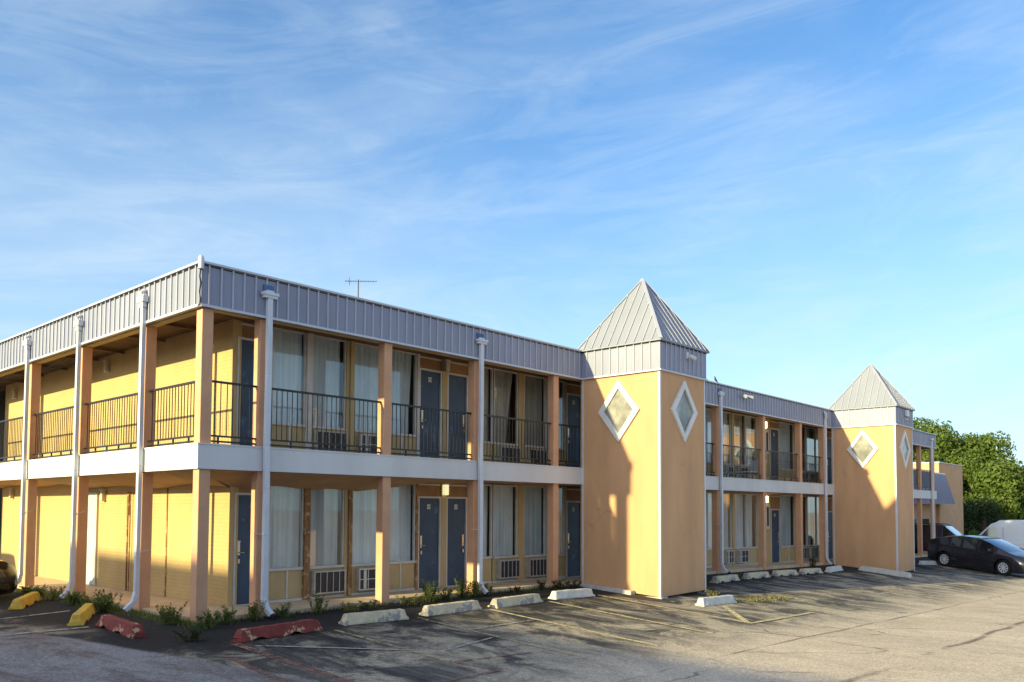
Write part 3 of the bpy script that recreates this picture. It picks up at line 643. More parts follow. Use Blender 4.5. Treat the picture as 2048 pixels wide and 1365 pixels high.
def spout_left(y, x=-.115):
    b = MB(); pts = [(x, y, 5.46), (x, y+.01, 4.2), (x-.005, y-.01, 2.6), (x, y, .34)]
    for p, q in zip(pts, pts[1:]): b.bar(p, q, .075, .09)
    b.bar((x, y, .36), (x-.05, y-.01, .18), .076, .09); b.bar((x-.05, y-.01, .19), (x-.2, y-.02, .06), .09, .075)
    o = part(b, 'downspout', m_pipe, bevel=.008)
    b = MB().box(x-.07, x+.025, y-.13, y+.13, 5.55, 5.66).box(x-.05, x+.02, y-.08, y+.08, 5.46, 5.55).tube([(-.08, y+.02, 5.78), (x-.06, y+.0, 5.72), (x-.03, y, 5.66)], .035, 8)
    part(b, 'conductor_head', m_pipe, o)
    part(MB().box(x-.045, x+.045, y-.055, y+.055, 1.05 if y < 3 else 1.7, 1.075 if y < 3 else 1.725).bar((x-.02, y, 1.06 if y < 3 else 1.71), (x+.2, y-.02 if y > 3 else y-.0, 1.1 if y < 3 else 1.78), .012, .012), 'pipe_strap', m_pipe, o)
for y in (1.96, 4.93, 7.93): spout_left(y)
# towers --------------------------------------------------------------
def tower(x0, x1, y0, gz0, gz1, zdrop, label):
    y1 = -.0; T = MB()
    T.hexa([(x0, y0, gz1), (x1, y0, gz1+.03), (x1, y1, gz0), (x0, y1, gz0), (x0, y0, 5.19), (x1, y0, 5.19), (x1, y1, 5.19), (x0, y1, 5.19)])
    t = part(T, 'tower', m_stucco, label=label)
    xc, yc = (x0+x1)/2, (y0+y1)/2
    # fascia skirts
    b = MB(); e = .035
    b.box(x0-e, x1+e, y0-e, y1, 5.192, 5.88)
    def ribs(n_, f):
        for i in range(n_+1):
            if 0 < i < n_: f(i/n_)
    ribs(10, lambda s_: b.box(x0+(x1-x0)*s_-.010, x0+(x1-x0)*s_+.012, y0-e-.024, y0-e, 5.235, 5.88, 3))
    ribs(10, lambda s_: b.box(x0-e-.024, x0-e, y0+(y1-y0)*s_-.010, y0+(y1-y0)*s_+.012, 5.235, 5.88, 3))
    ribs(10, lambda s_: b.box(x1+e, x1+e+.024, y0+(y1-y0)*s_-.010, y0+(y1-y0)*s_+.012, 5.235, 5.88, 3))
    b.box(x0-e-.034, x1+e+.034, y0-e-.034, y1, 5.17, 5.21, 1)
    b.box(x0-e-.006, x1+e+.006, y0-e-.006, y1-.01, 5.855, 5.882, 2)  # black band drawn as the dark shade in the gap beneath the eaves
    part(b, 'tower_fascia', [m_metal, m_cap, m_black, m_rib], t)
    # pyramid with standing seams and hip caps
    o = .10; X0, X1, Y0, Y1 = x0-o, x1+o, y0-o, y1+o*.9; A = Vector((xc, yc, 7.80)); ze = 5.915
    b = MB().add([(X0, Y0, ze), (X1, Y0, ze), (X1, Y1, ze), (X0, Y1, ze), tuple(A), (X0, Y0, ze-.03), (X1, Y0, ze-.03), (X1, Y1, ze-.03), (X0, Y1, ze-.03)],
                 [(0, 1, 4), (1, 2, 4), (2, 3, 4), (3, 0, 4), (5, 6, 1, 0), (6, 7, 2, 1), (7, 8, 3, 2), (8, 5, 0, 3), (8, 7, 6, 5)])
    C_ = [Vector((X0, Y0, ze)), Vector((X1, Y0, ze)), Vector((X1, Y1, ze)), Vector((X0, Y1, ze))]
    for i in range(4):
        p, q = C_[i], C_[(i+1) % 4]; mid = (p+q)/2; nrm = (q-p).cross(A-p).normalized()
        for k in range(1, 10):
            s_ = k/10; a_ = p.lerp(q, s_); h = 1-abs(s_-.5)*2
            c_ = a_+(A-mid)*(h*.965); 
            if (c_-a_).length > .15: b.bar(a_+nrm*.012, c_+nrm*.012, .015, .03, 2)
        b.bar(p+Vector((0, 0, .012)), A+Vector((0, 0, .012)), .075, .022, 1)
    part(b, 'pyramid_roof', [m_roofm, m_rib, m_rib], t)
    # corner trims
    b = MB(); w = .045; zb = gz1-.01
    b.box(x0-.012, x0+w, y0-.012, y0-.001, zb, 5.165).box(x0-.012, x0-.001, y0-.001, y0+w, zb, 5.165)
    b.box(x1-w, x1+.012, y0-.012, y0-.001, zb-.02, 5.165).box(x1+.001, x1+.012, y0-.001, y0+w, zb-.02, 5.165)
    b.box(x0-.012, x0-.001, -.095, -.05, gz0-.02, 5.165)
    part(b, 'corner_trim', m_pipe, t)
    # diamond windows
    def diamond(f, cz=4.29, ow=.61, oh=.765, iw=.435, ih=.565):
        ou = [(0, oh), (ow, 0), (0, -oh), (-ow, 0)]; inn = [(0, ih), (iw, 0), (0, -ih), (-iw, 0)]; b = MB()
        for k in range(4):
            k2 = (k+1) % 4; q = [ou[k], ou[k2], inn[k2], inn[k]]
            b.hexa([f(u_, cz+v_, .0) for u_, v_ in q]+[f(u_, cz+v_, .055) for u_, v_ in q])
        w_ = part(b, 'diamond_window', m_dfr, t)
        b = MB(); b.add([f(u_, cz+v_, .012) for u_, v_ in inn], [(0, 1, 2, 3)]); pane = part(b, 'diamond_pane', m_frost, t)
        return w_
    diamond(lambda u_, z, o_: (x0-o_-.001, yc-.01+u_, z)); diamond(lambda u_, z, o_: (xc+.01+u_, y0-o_-.001, z))
    diamond(lambda u_, z, o_: (x1+o_+.001, yc-.01+u_, z))
    return t
t1 = tower(10.24, 12.36, -2.35, -.03, -.185, 0, 'near tower, sunlit on its left face')
t2 = tower(26.80, 28.85, -2.47, -.29, -.50, 0, 'far tower beside the parked cars')
part(MB().hexa([(10.0, -1.65, -.30), (10.235, -1.65, -.30), (10.235, -.12, -.15), (10.0, -.12, -.15), (10.05, -1.65, -.075), (10.235, -1.65, -.075), (10.235, -.12, .01), (10.05, -.12, .01)]), 'plinth', m_plinth, t1, bevel=.015)
part(MB().box(10.20, 10.5, -2.40, -1.95, -.30, -.19), 'footing', m_plinth, t1, bevel=.01)
part(MB().box(10.6, 12.2, -2.2, -.2, -.4, -.12), 'tower_gap_shade', m_dark, t1)  # dark block stands in for the shade in the gap below the tower wall
# security camera and flood lights
b = MB().box(11.33, 11.42, -2.45, -2.41, 5.60, 5.76).tube([(11.38, -2.44, 5.68), (11.42, -2.52, 5.64)], .02, 8).tube([(11.37, -2.50, 5.66), (11.53, -2.56, 5.60)], .05, 12, rs=[.045, .055])
part(b, 'security_camera', m_cam, t1)
part(MB().box(27.75, 28.05, -2.62, -2.53, 5.58, 5.82).bar((27.9, -2.55, 5.5), (27.9, -2.60, 5.42), .05, .05), 'flood_light', m_cam, t2)
part(MB().box(18.9, 19.05, -.16, -.085, 5.62, 5.72).tube([(18.92, -.17, 5.68), (18.75, -.3, 5.62)], .05, 8, rs=[.03, .07]).tube([(19.02, -.17, 5.68), (19.25, -.3, 5.62)], .05, 8, rs=[.03, .07]), 'flood_light', m_rib)
part(MB().box(17.6, 18.4, .25, .45, 5.27, 5.35), 'tube_light', m_cam)
# torn paper on a pane near the corner is left to the curtains; cable along the balcony
part(MB().tube([(23.0, 1.1, 5.2), (23.2, 1.12, 5.0), (23.25, 1.15, 4.4)], .008, 5), 'cable', m_black)

# ------------------------------------------------------------------ things on and near the motel
# television antenna on the roof
an = thing('roof_antenna', 'thin television antenna with many short elements on the flat roof', 'antenna', (7.7, 6, 5.8))
part(MB().tube([(0, 0, 1.7), (0, 0, 2.56)], .018, 6), 'mast', m_alum, an)
b = MB()
for k in range(3):
    a = k*2.094+.5; p0 = Vector((.16*math.cos(a), .16*math.sin(a), 0)); b.tube([p0, (p0.x*.9, p0.y*.9, 1.55), (0, 0, 1.85)], .013, 5)
for z in (.6, 1.1, 1.5):
    for k in range(3):
        a = k*2.094+.5; c_ = a+2.094; b.tube([(.15*math.cos(a), .15*math.sin(a), z), (.15*math.cos(c_), .15*math.sin(c_), z+.15)], .007, 4)
part(b, 'lattice_stand', m_alum, an)
u = Vector((.67, -.74, 0)); v = Vector((.74, .67, 0)); b = MB(); b.tube([tuple(u*-.38+Vector((0, 0, 2.52))), tuple(u*.52+Vector((0, 0, 2.50)))], .006, 5); part(b, 'boom', m_alum, an)
b = MB()
for k in range(13):
    s_ = -.36+k*.072; w = .14-.004*k; b.tube([tuple(u*s_-v*w*.5+Vector((0, 0, 2.515))), tuple(u*s_+v*w*.5+Vector((0, 0, 2.515)))], .011, 5)
b.tube([tuple(u*-.25+Vector((0, 0, 2.40))), tuple(u*-.25+Vector((0, 0, 2.62)))], .01, 5)
part(b, 'elements', m_alum, an)
def bird(name, label, loc, rz, flying):
    b = MB()
    b.tube([(-.12, 0, 0), (-.07, 0, .01), (0, 0, .02), (.06, 0, .05), (.09, 0, .09), (.12, 0, .10), (.16, 0, .095)], .03, 8, rs=[.008, .03, .045, .038, .024, .022, .003])
    b.tube([(-.1, 0, 0), (-.22, 0, -.02)], .02, 6, rs=[.02, .012])
    if flying:
        for s_ in (-1, 1): b.add([(.05, 0, .04), (-.05, 0, .04), (-.09, s_*.2, .09), (-.03, s_*.34, .05), (.02, s_*.2, .10), (.05, 0, .045), (-.05, 0, .045), (-.09, s_*.2, .095), (-.03, s_*.34, .055), (.02, s_*.2, .105)], [(0, 1, 2, 3, 4), (9, 8, 7, 6, 5)])
    else:
        b.tube([(.02, .015, 0), (.02, .015, -.06)], .004, 4).tube([(.02, -.015, 0), (.02, -.015, -.06)], .004, 4)
    o = b.build(name, m_bird, smooth=True); o.location = loc; o.rotation_euler = (0, 0 if flying else -.7, rz); tag(o, label, 'bird'); return o
q = bird('bird', 'small dark bird perched on the roof edge between the towers', (17.25, -.02, 6.0), 2.2, False); q.scale = (.75, .75, .75)
bird('bird', 'small dark bird flying in the sky above the trees', (48.6, 5.3, 7.75), .6, True)

# wheel stops ---------------------------------------------------------
def stop(x0, y0, x1, y1, m, label, group, notch=True, h=.185, w=.23):
    L_ = math.hypot(x1-x0, y1-y0); b = MB(); k = .06
    prof = lambda s_, f: [(s_, -w/2, 0), (s_, -w/2, .03), (s_, -w/2*.55, h*f), (s_, w/2*.55, h*f), (s_, w/2, .03), (s_, w/2, 0)]
    st_ = [(0, .22), (k, .95), (k+.04, 1.)]
    xs_ = [k+.04+(L_-2*k-.08)*i/14 for i in range(15)]
    rings = [prof(0.0, .32), prof(k*.9, .95)]+[prof(s_, 1.+random.uniform(-.035, .02)) for s_ in xs_]+[prof(L_-k*.9, .95), prof(L_, .32)]
    vs = [p for r_ in rings for p in r_]; fs = []
    lift = {4, 5, 11, 12} if notch else set()
    for i in range(len(rings)):
        if i in lift:
            for j in (0, 5): x_, y_, z_ = vs[i*6+j]; vs[i*6+j] = (x_, y_, .045)
            for j in (1, 4): x_, y_, z_ = vs[i*6+j]; vs[i*6+j] = (x_, y_*.95, .06)
        if i: 
            for j in range(6):
                j2 = (j+1) % 6; fs.append(((i-1)*6+j, i*6+j, i*6+j2, (i-1)*6+j2))
    fs.append((5, 4, 3, 2, 1, 0)); e = (len(rings)-1)*6; fs.append(tuple(e+j for j in range(6)))
    vs = [(x_-L_/2+random.uniform(-.006, .006), y_+random.uniform(-.006, .006), z_+random.uniform(-.003, .003)) for x_, y_, z_ in vs]
    b.add(vs, fs); o = b.build('wheel_stop', m, bevel=.008)
    cx_, cy_ = (x0+x1)/2, (y0+y1)/2; a = math.atan2(y1-y0, x1-x0)
    o.location = (cx_, cy_, G(cx_, cy_)-.004); o.rotation_euler = (0, -math.atan2(G(x1, y1)-G(x0, y0), L_), a)
    return tag(o, label, 'wheel stop', group)
GW = 'concrete wheel stops along the parking bays'
stop(-.2, -1.63, 1.34, -1.48, m_stopr, 'chipped red wheel stop below the corner downspout, front of the first bay', GW)
stop(1.93, -1.32, 3.2, -1.44, m_stopw, 'peeling cream wheel stop right of the red one, before the lit column', GW, False)
stop(3.70, -1.38, 5.14, -1.35, m_stopw, 'peeling cream wheel stop in front of the paired blue doors', GW, False)
stop(5.50, -1.42, 7.02, -1.33, m_stopw, 'peeling cream wheel stop by the second white front downspout', GW, False)
stop(7.53, -1.29, 8.87, -1.34, m_stopp, 'pale scuffed wheel stop touching the left foot of the near tower', GW, False)
stop(10.15, -3.42, 11.56, -3.49, m_stopp, 'sunlit white wheel stop standing alone in front of the near tower', GW, False)
stop(14.9, -1.19, 16.42, -1.12, m_stopw, 'shaded cream wheel stop just right of the near tower, leftmost between the towers', GW)
stop(17.05, -1.07, 18.55, -1.09, m_stopw, 'shaded cream wheel stop below the lit lamp and single door', GW)
stop(19.1, -1.05, 20.5, -1.17, m_stopw, 'shaded cream wheel stop third from the left between the towers', GW)
stop(21.05, -1.12, 22.45, -1.22, m_stopw, 'shaded cream wheel stop fourth from the left between the towers', GW)
stop(23.15, -1.22, 24.7, -1.08, m_stopp, 'whitest wheel stop, close to the left foot of the far tower', GW, False)
stop(25.98, -1.35, 25.6, -3.3, m_stopp, 'long tan wheel stop lying against the side of the far tower', GW, False)
stop(32.95, -1.5, 34.2, -1.75, m_stopp, 'white wheel stop behind the charcoal hatchback, right of the far tower', GW, False)
stop(-1.30, 1.45, -.52, 2.92, m_stopy, 'tilted yellow wheel stop nearest the red ones at the left wall', GW)
stop(-1.25, 4.50, -.48, 5.80, m_stopy, 'yellow wheel stop beside the black car', GW)
stop(-1.02, 1.05, -1.12, -.47, m_stopr, 'faded red wheel stop at the left, beside the yellow one', GW)

# weeds ---------------------------------------------------------------
def leaf_mat(name, c, var=.5):
    m = bpy.data.materials.new(name); m.use_nodes = True; t = m.node_tree; b_ = t.nodes['Principled BSDF']
    o = t.nodes.new('ShaderNodeTexCoord').outputs['Object']
    f = noise(t, o, 9, 3, .6); t.links.new(mixc(t, 1., c, ramp(t, f, [(.3, (.6, .62, .5)), (.7, (1.5, 1.35, 1.1))]), 'MULTIPLY'), b_.inputs['Base Color'])
    b_.inputs['Roughness'].default_value = .6; b_.inputs['Specular IOR Level'].default_value = .3
    tl = nd(t, 'ShaderNodeBsdfTranslucent'); tl.inputs[0].default_value = (c[0]*1.6, c[1]*1.7, c[2], 1)
    mx = nd(t, 'ShaderNodeMixShader'); mx.inputs[0].default_value = .3; t.links.new(b_.outputs[0], mx.inputs[1]); t.links.new(tl.outputs[0], mx.inputs[2]); t.links.new(mx.outputs[0], t.nodes['Material Output'].inputs[0])
    return m
m_weed = leaf_mat('weed_leaf', (.115, .165, .05)); m_weedd = leaf_mat('dark_weed_leaf', (.04, .058, .022)); m_dry = leaf_mat('dry_grass', (.27, .25, .09)); m_stem = mat('weed_stem', (.16, .13, .06), .8, .2, 9)
def leafquad(b, p, d, n_, ln, w):
    d = d.normalized(); s_ = d.cross(n_); 
    if s_.length < .01: s_ = Vector((1, 0, 0))
    s_.normalize(); q = p+d*ln
    b.add([p, p+d*ln*.45+s_*w, q, p+d*ln*.45-s_*w], [(0, 1, 2, 3)])
def weed(x, y, h, r, n_st, label, m=m_weed, leafy=True, blades=30):
    o = thing('weed', label, 'weed', (x, y, G(x, y)-.01 if y < 0 or x < 0 else slabz(x)-.03), 0, 'weeds along the foot of the motel')
    b = MB(); sb = MB()
    for k in range(n_st):
        a = random.uniform(0, 6.28); rr = r*random.uniform(.1, .9); top = Vector((rr*math.cos(a)*1.4, rr*math.sin(a)*1.4, h*random.uniform(.5, 1))); base = Vector((rr*math.cos(a)*.5, rr*math.sin(a)*.5, 0))
        mid = base.lerp(top, .5)+Vector((random.uniform(-.03, .03), random.uniform(-.03, .03), .02)); sb.tube([base, mid, top], .003, 4, caps=False)
        nl = int(14+h*55) if leafy else 5
        for i in range(nl):
            t_ = (i+.5)/nl; p = base.lerp(mid, t_*2) if t_ < .5 else mid.lerp(top, t_*2-1); aa = random.uniform(0, 6.28)
            leafquad(b, p, Vector((math.cos(aa), math.sin(aa), random.uniform(.0, .9))), Vector((random.uniform(-.4, .4), random.uniform(-.4, .4), 1)), random.uniform(.035, .085), random.uniform(.009, .02))
    for k in range(blades):
        a = random.uniform(0, 6.28); rr = r*math.sqrt(random.random()); p = Vector((rr*math.cos(a), rr*math.sin(a), 0)); ln = h*random.uniform(.25, .7)
        leafquad(b, p, Vector((random.uniform(-.5, .5), random.uniform(-.5, .5), 1)), Vector((random.uniform(-1, 1), random.uniform(-1, 1), .2)), ln, .006)
    b.build('leaves', m, o); sb.build('stems', m_stem, o)
for a in [(-.25, .35, .32, .24, 16, 'feathery green weed at the foot of the corner column'), (-.16, .85, .26, .18, 10, 'low weed just left of the corner column'), (-.62, -1.15, .22, .22, 10, 'straggling weed sprawling on the dark asphalt below the corner column'),
          (-.02, -.42, .3, .2, 14, 'dense weed on the right side of the corner column foot'), (.42, -.22, .3, .2, 12, 'weed between the corner column and the blue door'), (.95, -.2, .36, .17, 14, 'tall weed left of the first front downspout'),
          (1.55, -.14, .24, .16, 9, 'small weed right of the first front downspout'), (2.22, -.2, .42, .13, 10, 'upright leafy sapling in front of the wooden window post'), (2.9, -.2, .16, .2, 8, 'low dry weed left of the lit column'),
          (3.4, -.25, .18, .25, 9, 'low weed at the left foot of the lit column'), (4.35, -.3, .22, .3, 14, 'brownish spreading weed right of the lit column'), (4.95, -.2, .46, .24, 20, 'leafy bush left of the paired blue doors'),
          (5.45, -.15, .28, .16, 10, 'small bush below the left one of the paired doors'), (5.95, -.1, .42, .18, 16, 'leafy bush between the paired doors'), (6.3, -.14, .36, .16, 12, 'leafy bush hugging the fourth column'), (6.72, -.12, .28, .12, 8, 'small plant right of the second downspout'),
          (7.6, -.12, .16, .22, 8, 'low weed left of the fifth column'), (8.5, -.14, .24, .18, 8, 'thin weed below the last window before the near tower'), (9.2, -.1, .22, .14, 8, 'weed at the foot of the fifth column'), (9.7, -.2, .2, .2, 9, 'dark weed in the gap left of the near tower'),
          (-.3, 2.75, .34, .24, 22, 'thick weed between the two left downspouts'), (-.28, 3.35, .38, .26, 24, 'thick grassy weed left of the second left downspout'), (-.26, 4.35, .3, .2, 16, 'weed at the foot of the second left downspout'), (-.25, 5.5, .3, .22, 14, 'grassy weed by the yellow wheel stop'), (-.2, 6.4, .25, .2, 12, 'weed in front of the third left column'), (-.2, 7.1, .2, .18, 10, 'small weed at the sunlit foot of the third left column'),
          (12.0, -2.75, .2, .14, 8, 'small yellowish weed at the right foot of the near tower'), (23.65, -.45, .5, .12, 10, 'dark spiky weed in front of the column between the towers')]:
    weed(*a, m=(m_dry if 'brown' in a[5] or 'yellow' in a[5] or 'dry' in a[5] else m_weedd if a[0] > 7 or 'dark' in a[5] else m_weed))
def grass(pts, m, label, n_, hmax):
    b = MB()
    for i in range(n_):
        x, y = pts(random.random()); ln = random.uniform(.25, 1)*hmax
        leafquad(b, Vector((x, y, G(x, y)-.005)), Vector((random.uniform(-.7, .7), random.uniform(-.7, .7), 1)), Vector((random.uniform(-1, 1), random.uniform(-1, 1), .1)), ln, random.uniform(.004, .009))
    tag(b.build('grass', m), label, 'grass', kind='stuff')
grass(lambda t_: (t_*9.9+.1, -random.random()**2*.28), m_weedd, 'thin grass growing along the front edge of the walkway', 2000, .10)
grass(lambda t_: (-random.random()**2*.3, t_*8.3-.3), m_weed, 'thin grass growing along the left edge of the walkway', 1800, .11)
def _band(t_):
    x = 11.6+t_*2.6; return (x+random.gauss(0, .08), -3.45-t_*.3+random.gauss(0, .10+.12*t_))
grass(_band, m_dry, 'dry yellow grass in a crack right of the lone wheel stop', 620, .07)
# litter
o = thing('litter_bag', 'small black and white plastic litter beside the lone wheel stop', 'litter', (11.75, -3.35, G(11.75, -3.35)))
b = MB(); vs = []; 
for i in range(7):
    for j in range(9):
        th = math.pi*i/6; ph = 2*math.pi*j/8; rr = .09*(1+.45*mnoise.noise(Vector((i*.9, math.cos(ph)*2, math.sin(ph)*2)))); vs.append((rr*1.3*math.sin(th)*math.cos(ph), rr*math.sin(th)*math.sin(ph), .07+rr*.9*math.cos(th)))
b.add(vs, [(i*9+j, (i+1)*9+j, (i+1)*9+j+1, i*9+j+1) for i in range(6) for j in range(8)]); b.build('crumpled_bag', m_bag, o)
# folding chair and white lounge chair on the upper gallery
ch = thing('folding_chair', 'black folding chair on the balcony beside the near tower', 'chair', (18.75, .75, 2.9), .5)
b = MB().bar((-.2, -.2, 0), (.2, -.2, .85), .03, .03).bar((-.2, .2, 0), (.2, .2, .85), .03, .03).bar((.25, -.2, 0), (-.15, -.2, .5), .03, .03).bar((.25, .2, 0), (-.15, .2, .5), .03, .03); b.build('frame', m_plastic, ch)
MB().box(-.2, .2, -.2, .2, .43, .46).build('seat', m_plastic, ch); MB().bar((.14, 0, .58), (.22, 0, .85), .4, .03).build('backrest', m_plastic, ch)
ch = thing('lounge_chair', 'white plastic lounge chair on the balcony between the towers', 'chair', (21.0, .6, 2.9), 0)
MB().box(-.7, .3, -.27, .27, .28, .33).build('seat', m_cam, ch); MB().hexa([(.3, -.27, .28), (.35, -.27, .26), (.35, .27, .26), (.3, .27, .28), (.62, -.27, .78), (.67, -.27, .76), (.67, .27, .76), (.62, .27, .78)]).build('backrest', m_cam, ch)
for lx in (-.62, .25):
    for ly_ in (-.24, .21): MB().box(lx, lx+.04, ly_, ly_+.03, 0, .28).build('leg', m_cam, ch)

# ------------------------------------------------------------------ annex at the right
ax = thing('brick_annex', 'low orange brick wing with grey sloping metal awning beyond the far tower', 'building', (0, 0, 0))
MB().box(49.2, 54.6, 2, 9, -1.6, 4.86).build('wall', m_brickA, ax)
MB().box(49.15, 54.65, 1.95, 9.05, 4.862, 4.92).build('parapet_cap', m_cap, ax)
MB().box(41.3, 49.19, 2.2, 9, -1.4, 4.1).build('wing_wall', m_brickA, ax)
MB().box(41.2, 49.15, 2.0, 9.1, 4.102, 4.2).build('roof', m_roof, ax)
b = MB().hexa([(41.2, 1.2, 2.28), (49.5, 1.2, 2.28), (49.5, 1.98, 2.34), (41.2, 1.98, 2.34), (41.2, 1.75, 4.2), (49.3, 1.75, 4.2), (49.3, 1.98, 4.2), (41.2, 1.98, 4.2)])
for k in range(30): b.bar((41.3+k*.28, 1.185, 2.3), (41.3+k*.28, 1.735, 4.19), .02, .03)
b.build('mansard_awning', m_metal, ax)
MB().box(44.2, 45.1, 2.17, 2.198, -.7, 1.4).build('door', m_door, ax)
MB().box(46.2, 47.6, 2.17, 2.198, .2, 1.4).build('window', m_dark, ax)

# ------------------------------------------------------------------ vehicles
def wheel(parent, x, y, r, w=.2, rim=.66, side=1, spokes=9):
    wh = bpy.data.objects.new('wheel', None); COL.objects.link(wh); wh.parent = parent; wh.location = (x, y, r)
    b = MB(); n_ = 28; prof = [(rim*r, w/2*.9), (.9*r, w/2), (r, w/2*.75), (r, -w/2*.75), (.9*r, -w/2), (rim*r, -w/2*.9)]
    vs = [(q[0]*math.cos(a*2*math.pi/n_), q[1], q[0]*math.sin(a*2*math.pi/n_)) for a in range(n_) for q in prof]; k = len(prof)
    b.add(vs, [(a*k+j, ((a+1) % n_)*k+j, ((a+1) % n_)*k+(j+1) % k, a*k+(j+1) % k) for a in range(n_) for j in range(k)]); b.build('tyre', m_tyre, wh, smooth=True)
    b = MB(); yo = side*w/2*.75
    b.tube([(0, yo-side*.05, 0), (0, yo-side*.04, 0)], rim*r*.99, n_, mi=1)
    for a in range(n_):
        a0, a1 = a*2*math.pi/n_, (a+1)*2*math.pi/n_; q = [(rim*r*.86, a0), (rim*r, a0), (rim*r, a1), (rim*r*.86, a1)]
        b.hexa([(p*math.cos(t_), yo-.01, p*math.sin(t_)) for p, t_ in q]+[(p*math.cos(t_), yo+.01, p*math.sin(t_)) for p, t_ in q])
    for a in range(spokes):
        t_ = a*2*math.pi/spokes; c_, s_ = math.cos(t_), math.sin(t_); u_ = Vector((c_, 0, s_)); v_ = Vector((-s_, 0, c_)); o_ = Vector((0, yo, 0))
        wd0, wd1 = r*.05, r*.085; i0, i1 = rim*r*.12, rim*r*.9
        q = [o_+u_*i0-v_*wd0, o_+u_*i1-v_*wd1, o_+u_*i1+v_*wd1, o_+u_*i0+v_*wd0]; b.hexa([p-Vector((0, .012, 0)) for p in q]+[p+Vector((0, .012, 0)) for p in q])
    b.tube([(0, yo-.02, 0), (0, yo+.02, 0)], rim*r*.2, 14); b.build('rim', [m_rim, m_plastic], wh); return wh
def vehicle(name, label, cat, loc, rz, stn, paint, wheels, r, glass, tyre_w=.2, group=None, arch=1.17, wtrack=.0, spokes=9, no_glass=(), tilt=0.):
    """stn: stations along x (tail to nose): (x, halfwidth, zbottom, zshoulder, ztop, top halfwidth factor)"""
    root = thing(name, label, cat, loc, rz, group); root.rotation_euler = (0, tilt, rz)
    def ring(s_):
        x, w, zb, zs, zt, tf = s_; zm = zb+(zs-zb)*.45
        pts = [(0, zb), (w*.8, zb), (w*.96, zb+.07), (w, zm), (w*.985, zs-.06), (w*.94, zs), (w*tf, zt-.035*(1 if zt-zs > .2 else .3)), (w*tf*.6, zt-.004), (0, zt)]
        return [(x, y, z) for y, z in pts]+[(x, -y, z) for y, z in pts[-2:0:-1]]
    rings = [ring(s_) for s_ in stn]; n_ = len(rings[0]); body = MB(); sg = MB(); ws = MB(); body.v = [p for q in rings for p in q]
    glassf = {'side': [], 'ws': []}
    for i in range(1, len(rings)):
        kinds = glass.get(i, '')
        for j in range(n_):
            j2 = (j+1) % n_; f = ((i-1)*n_+j, i*n_+j, i*n_+j2, (i-1)*n_+j2)
            side = j in (5, n_-6); topf = j in (6, 7, n_-8, n_-7)
            if side and 's' in kinds: glassf['side'].append(f)
            elif topf and 'w' in kinds: glassf['ws'].append(f)
            elif side and 'w' in kinds and 'a' in kinds: glassf['ws'].append(f)
            else: body.f.append(f); body.m.append(0)
    body.f.append(tuple(range(n_))[::-1]); body.m.append(0); e = (len(rings)-1)*n_; body.f.append(tuple(e+j for j in range(n_))); body.m.append(0)
    allv = body.v
    bo = body.build('body', [paint, m_plastic], root, smooth=True)
    md = bo.modifiers.new('solid', 'SOLIDIFY'); md.thickness = .03; md.offset = -1
    cuts = []
    for (wx, hw) in wheels:
        for s_ in (-1, 1):
            c_ = MB().tube([(wx, s_*(hw+.1), r), (wx, s_*(hw-.30), r)], r*arch, 28).build('cut', m_plastic, root)
            cuts.append(c_); m2 = bo.modifiers.new('arch', 'BOOLEAN'); m2.operation = 'DIFFERENCE'; m2.object = c_; m2.solver = 'EXACT'
    for q in [root]: pass
    bpy.context.view_layer.update(); dg = bpy.context.evaluated_depsgraph_get(); me = bpy.data.meshes.new_from_object(bo.evaluated_get(dg))
    bo.modifiers.clear(); bo.data = me
    for p in me.polygons: p.use_smooth = True
    me.set_sharp_from_angle(angle=R(32))
    for c_ in cuts: bpy.data.objects.remove(c_)
    for nm, fs in (('side_window', [f for f in glassf['side']]), ('windscreen', glassf['ws'])):
        if not fs: continue
        if nm == 'side_window':
            for sgn in (1, -1):
                g_ = [f for f in fs if (allv[f[0]][1]+allv[f[1]][1])*sgn > 0]
                runs = []
                for f in sorted(g_, key=lambda f: allv[f[0]][0]):
                    if runs and set(runs[-1][-1]) & set(f): runs[-1].append(f)
                    else: runs.append([f])
                for r_ in runs:
                    b = MB(); ids = sorted(set(k for f in r_ for k in f)); b.add([allv[k] for k in ids], [tuple(ids.index(k) for k in f) for f in r_]); b.build(nm, m_dglass, root, smooth=True)
        else:
            xm = sum(allv[f[0]][0] for f in fs)/len(fs)
            for tst, nn in ((lambda v_: v_ >= xm, 'windscreen'), (lambda v_: v_ < xm, 'rear_window')):
                g_ = [f for f in fs if tst(allv[f[0]][0])]
                if g_:
                    b = MB()
                    ids = sorted(set(k for f in g_ for k in f)); b.add([allv[k] for k in ids], [tuple(ids.index(k) for k in f) for f in g_])
                    b.build(nn, m_cglass, root, smooth=True)
    # dark cabin filler and underbody
    x0, x1 = stn[0][0], stn[-1][0]; w = max(q[1] for q in stn)
    fl = MB().box(x0+.35, x1-.35, -w*.62, w*.62, stn[0][2]+.02, stn[len(stn)//2][3]-.12); fl.build('interior', m_plastic, root)
    for (wx, hw) in wheels:
        for s_ in (-1, 1): wheel(root, wx, s_*(hw-tyre_w/2-.015), r, tyre_w, side=s_, spokes=spokes)
    return root
def mirror_(root, x, y, z, m):
    for s_ in (-1, 1): MB().hexa([(x-.06, s_*y, z-.06), (x+.08, s_*y, z-.05), (x+.06, s_*(y+.2), z-.05), (x-.06, s_*(y+.2), z-.05), (x-.06, s_*y, z+.05), (x+.05, s_*y, z+.05), (x+.03, s_*(y+.2), z+.07), (x-.06, s_*(y+.2), z+.08)]).build('wing_mirror', m, root, bevel=.02)
def handle_(root, xs_, y, z, m):
    for x in xs_:
        for s_ in (-1, 1): MB().box(x-.08, x+.08, min(s_*y, s_*(y+.02)), max(s_*y, s_*(y+.02)), z, z+.025).build('door_handle', m, root)
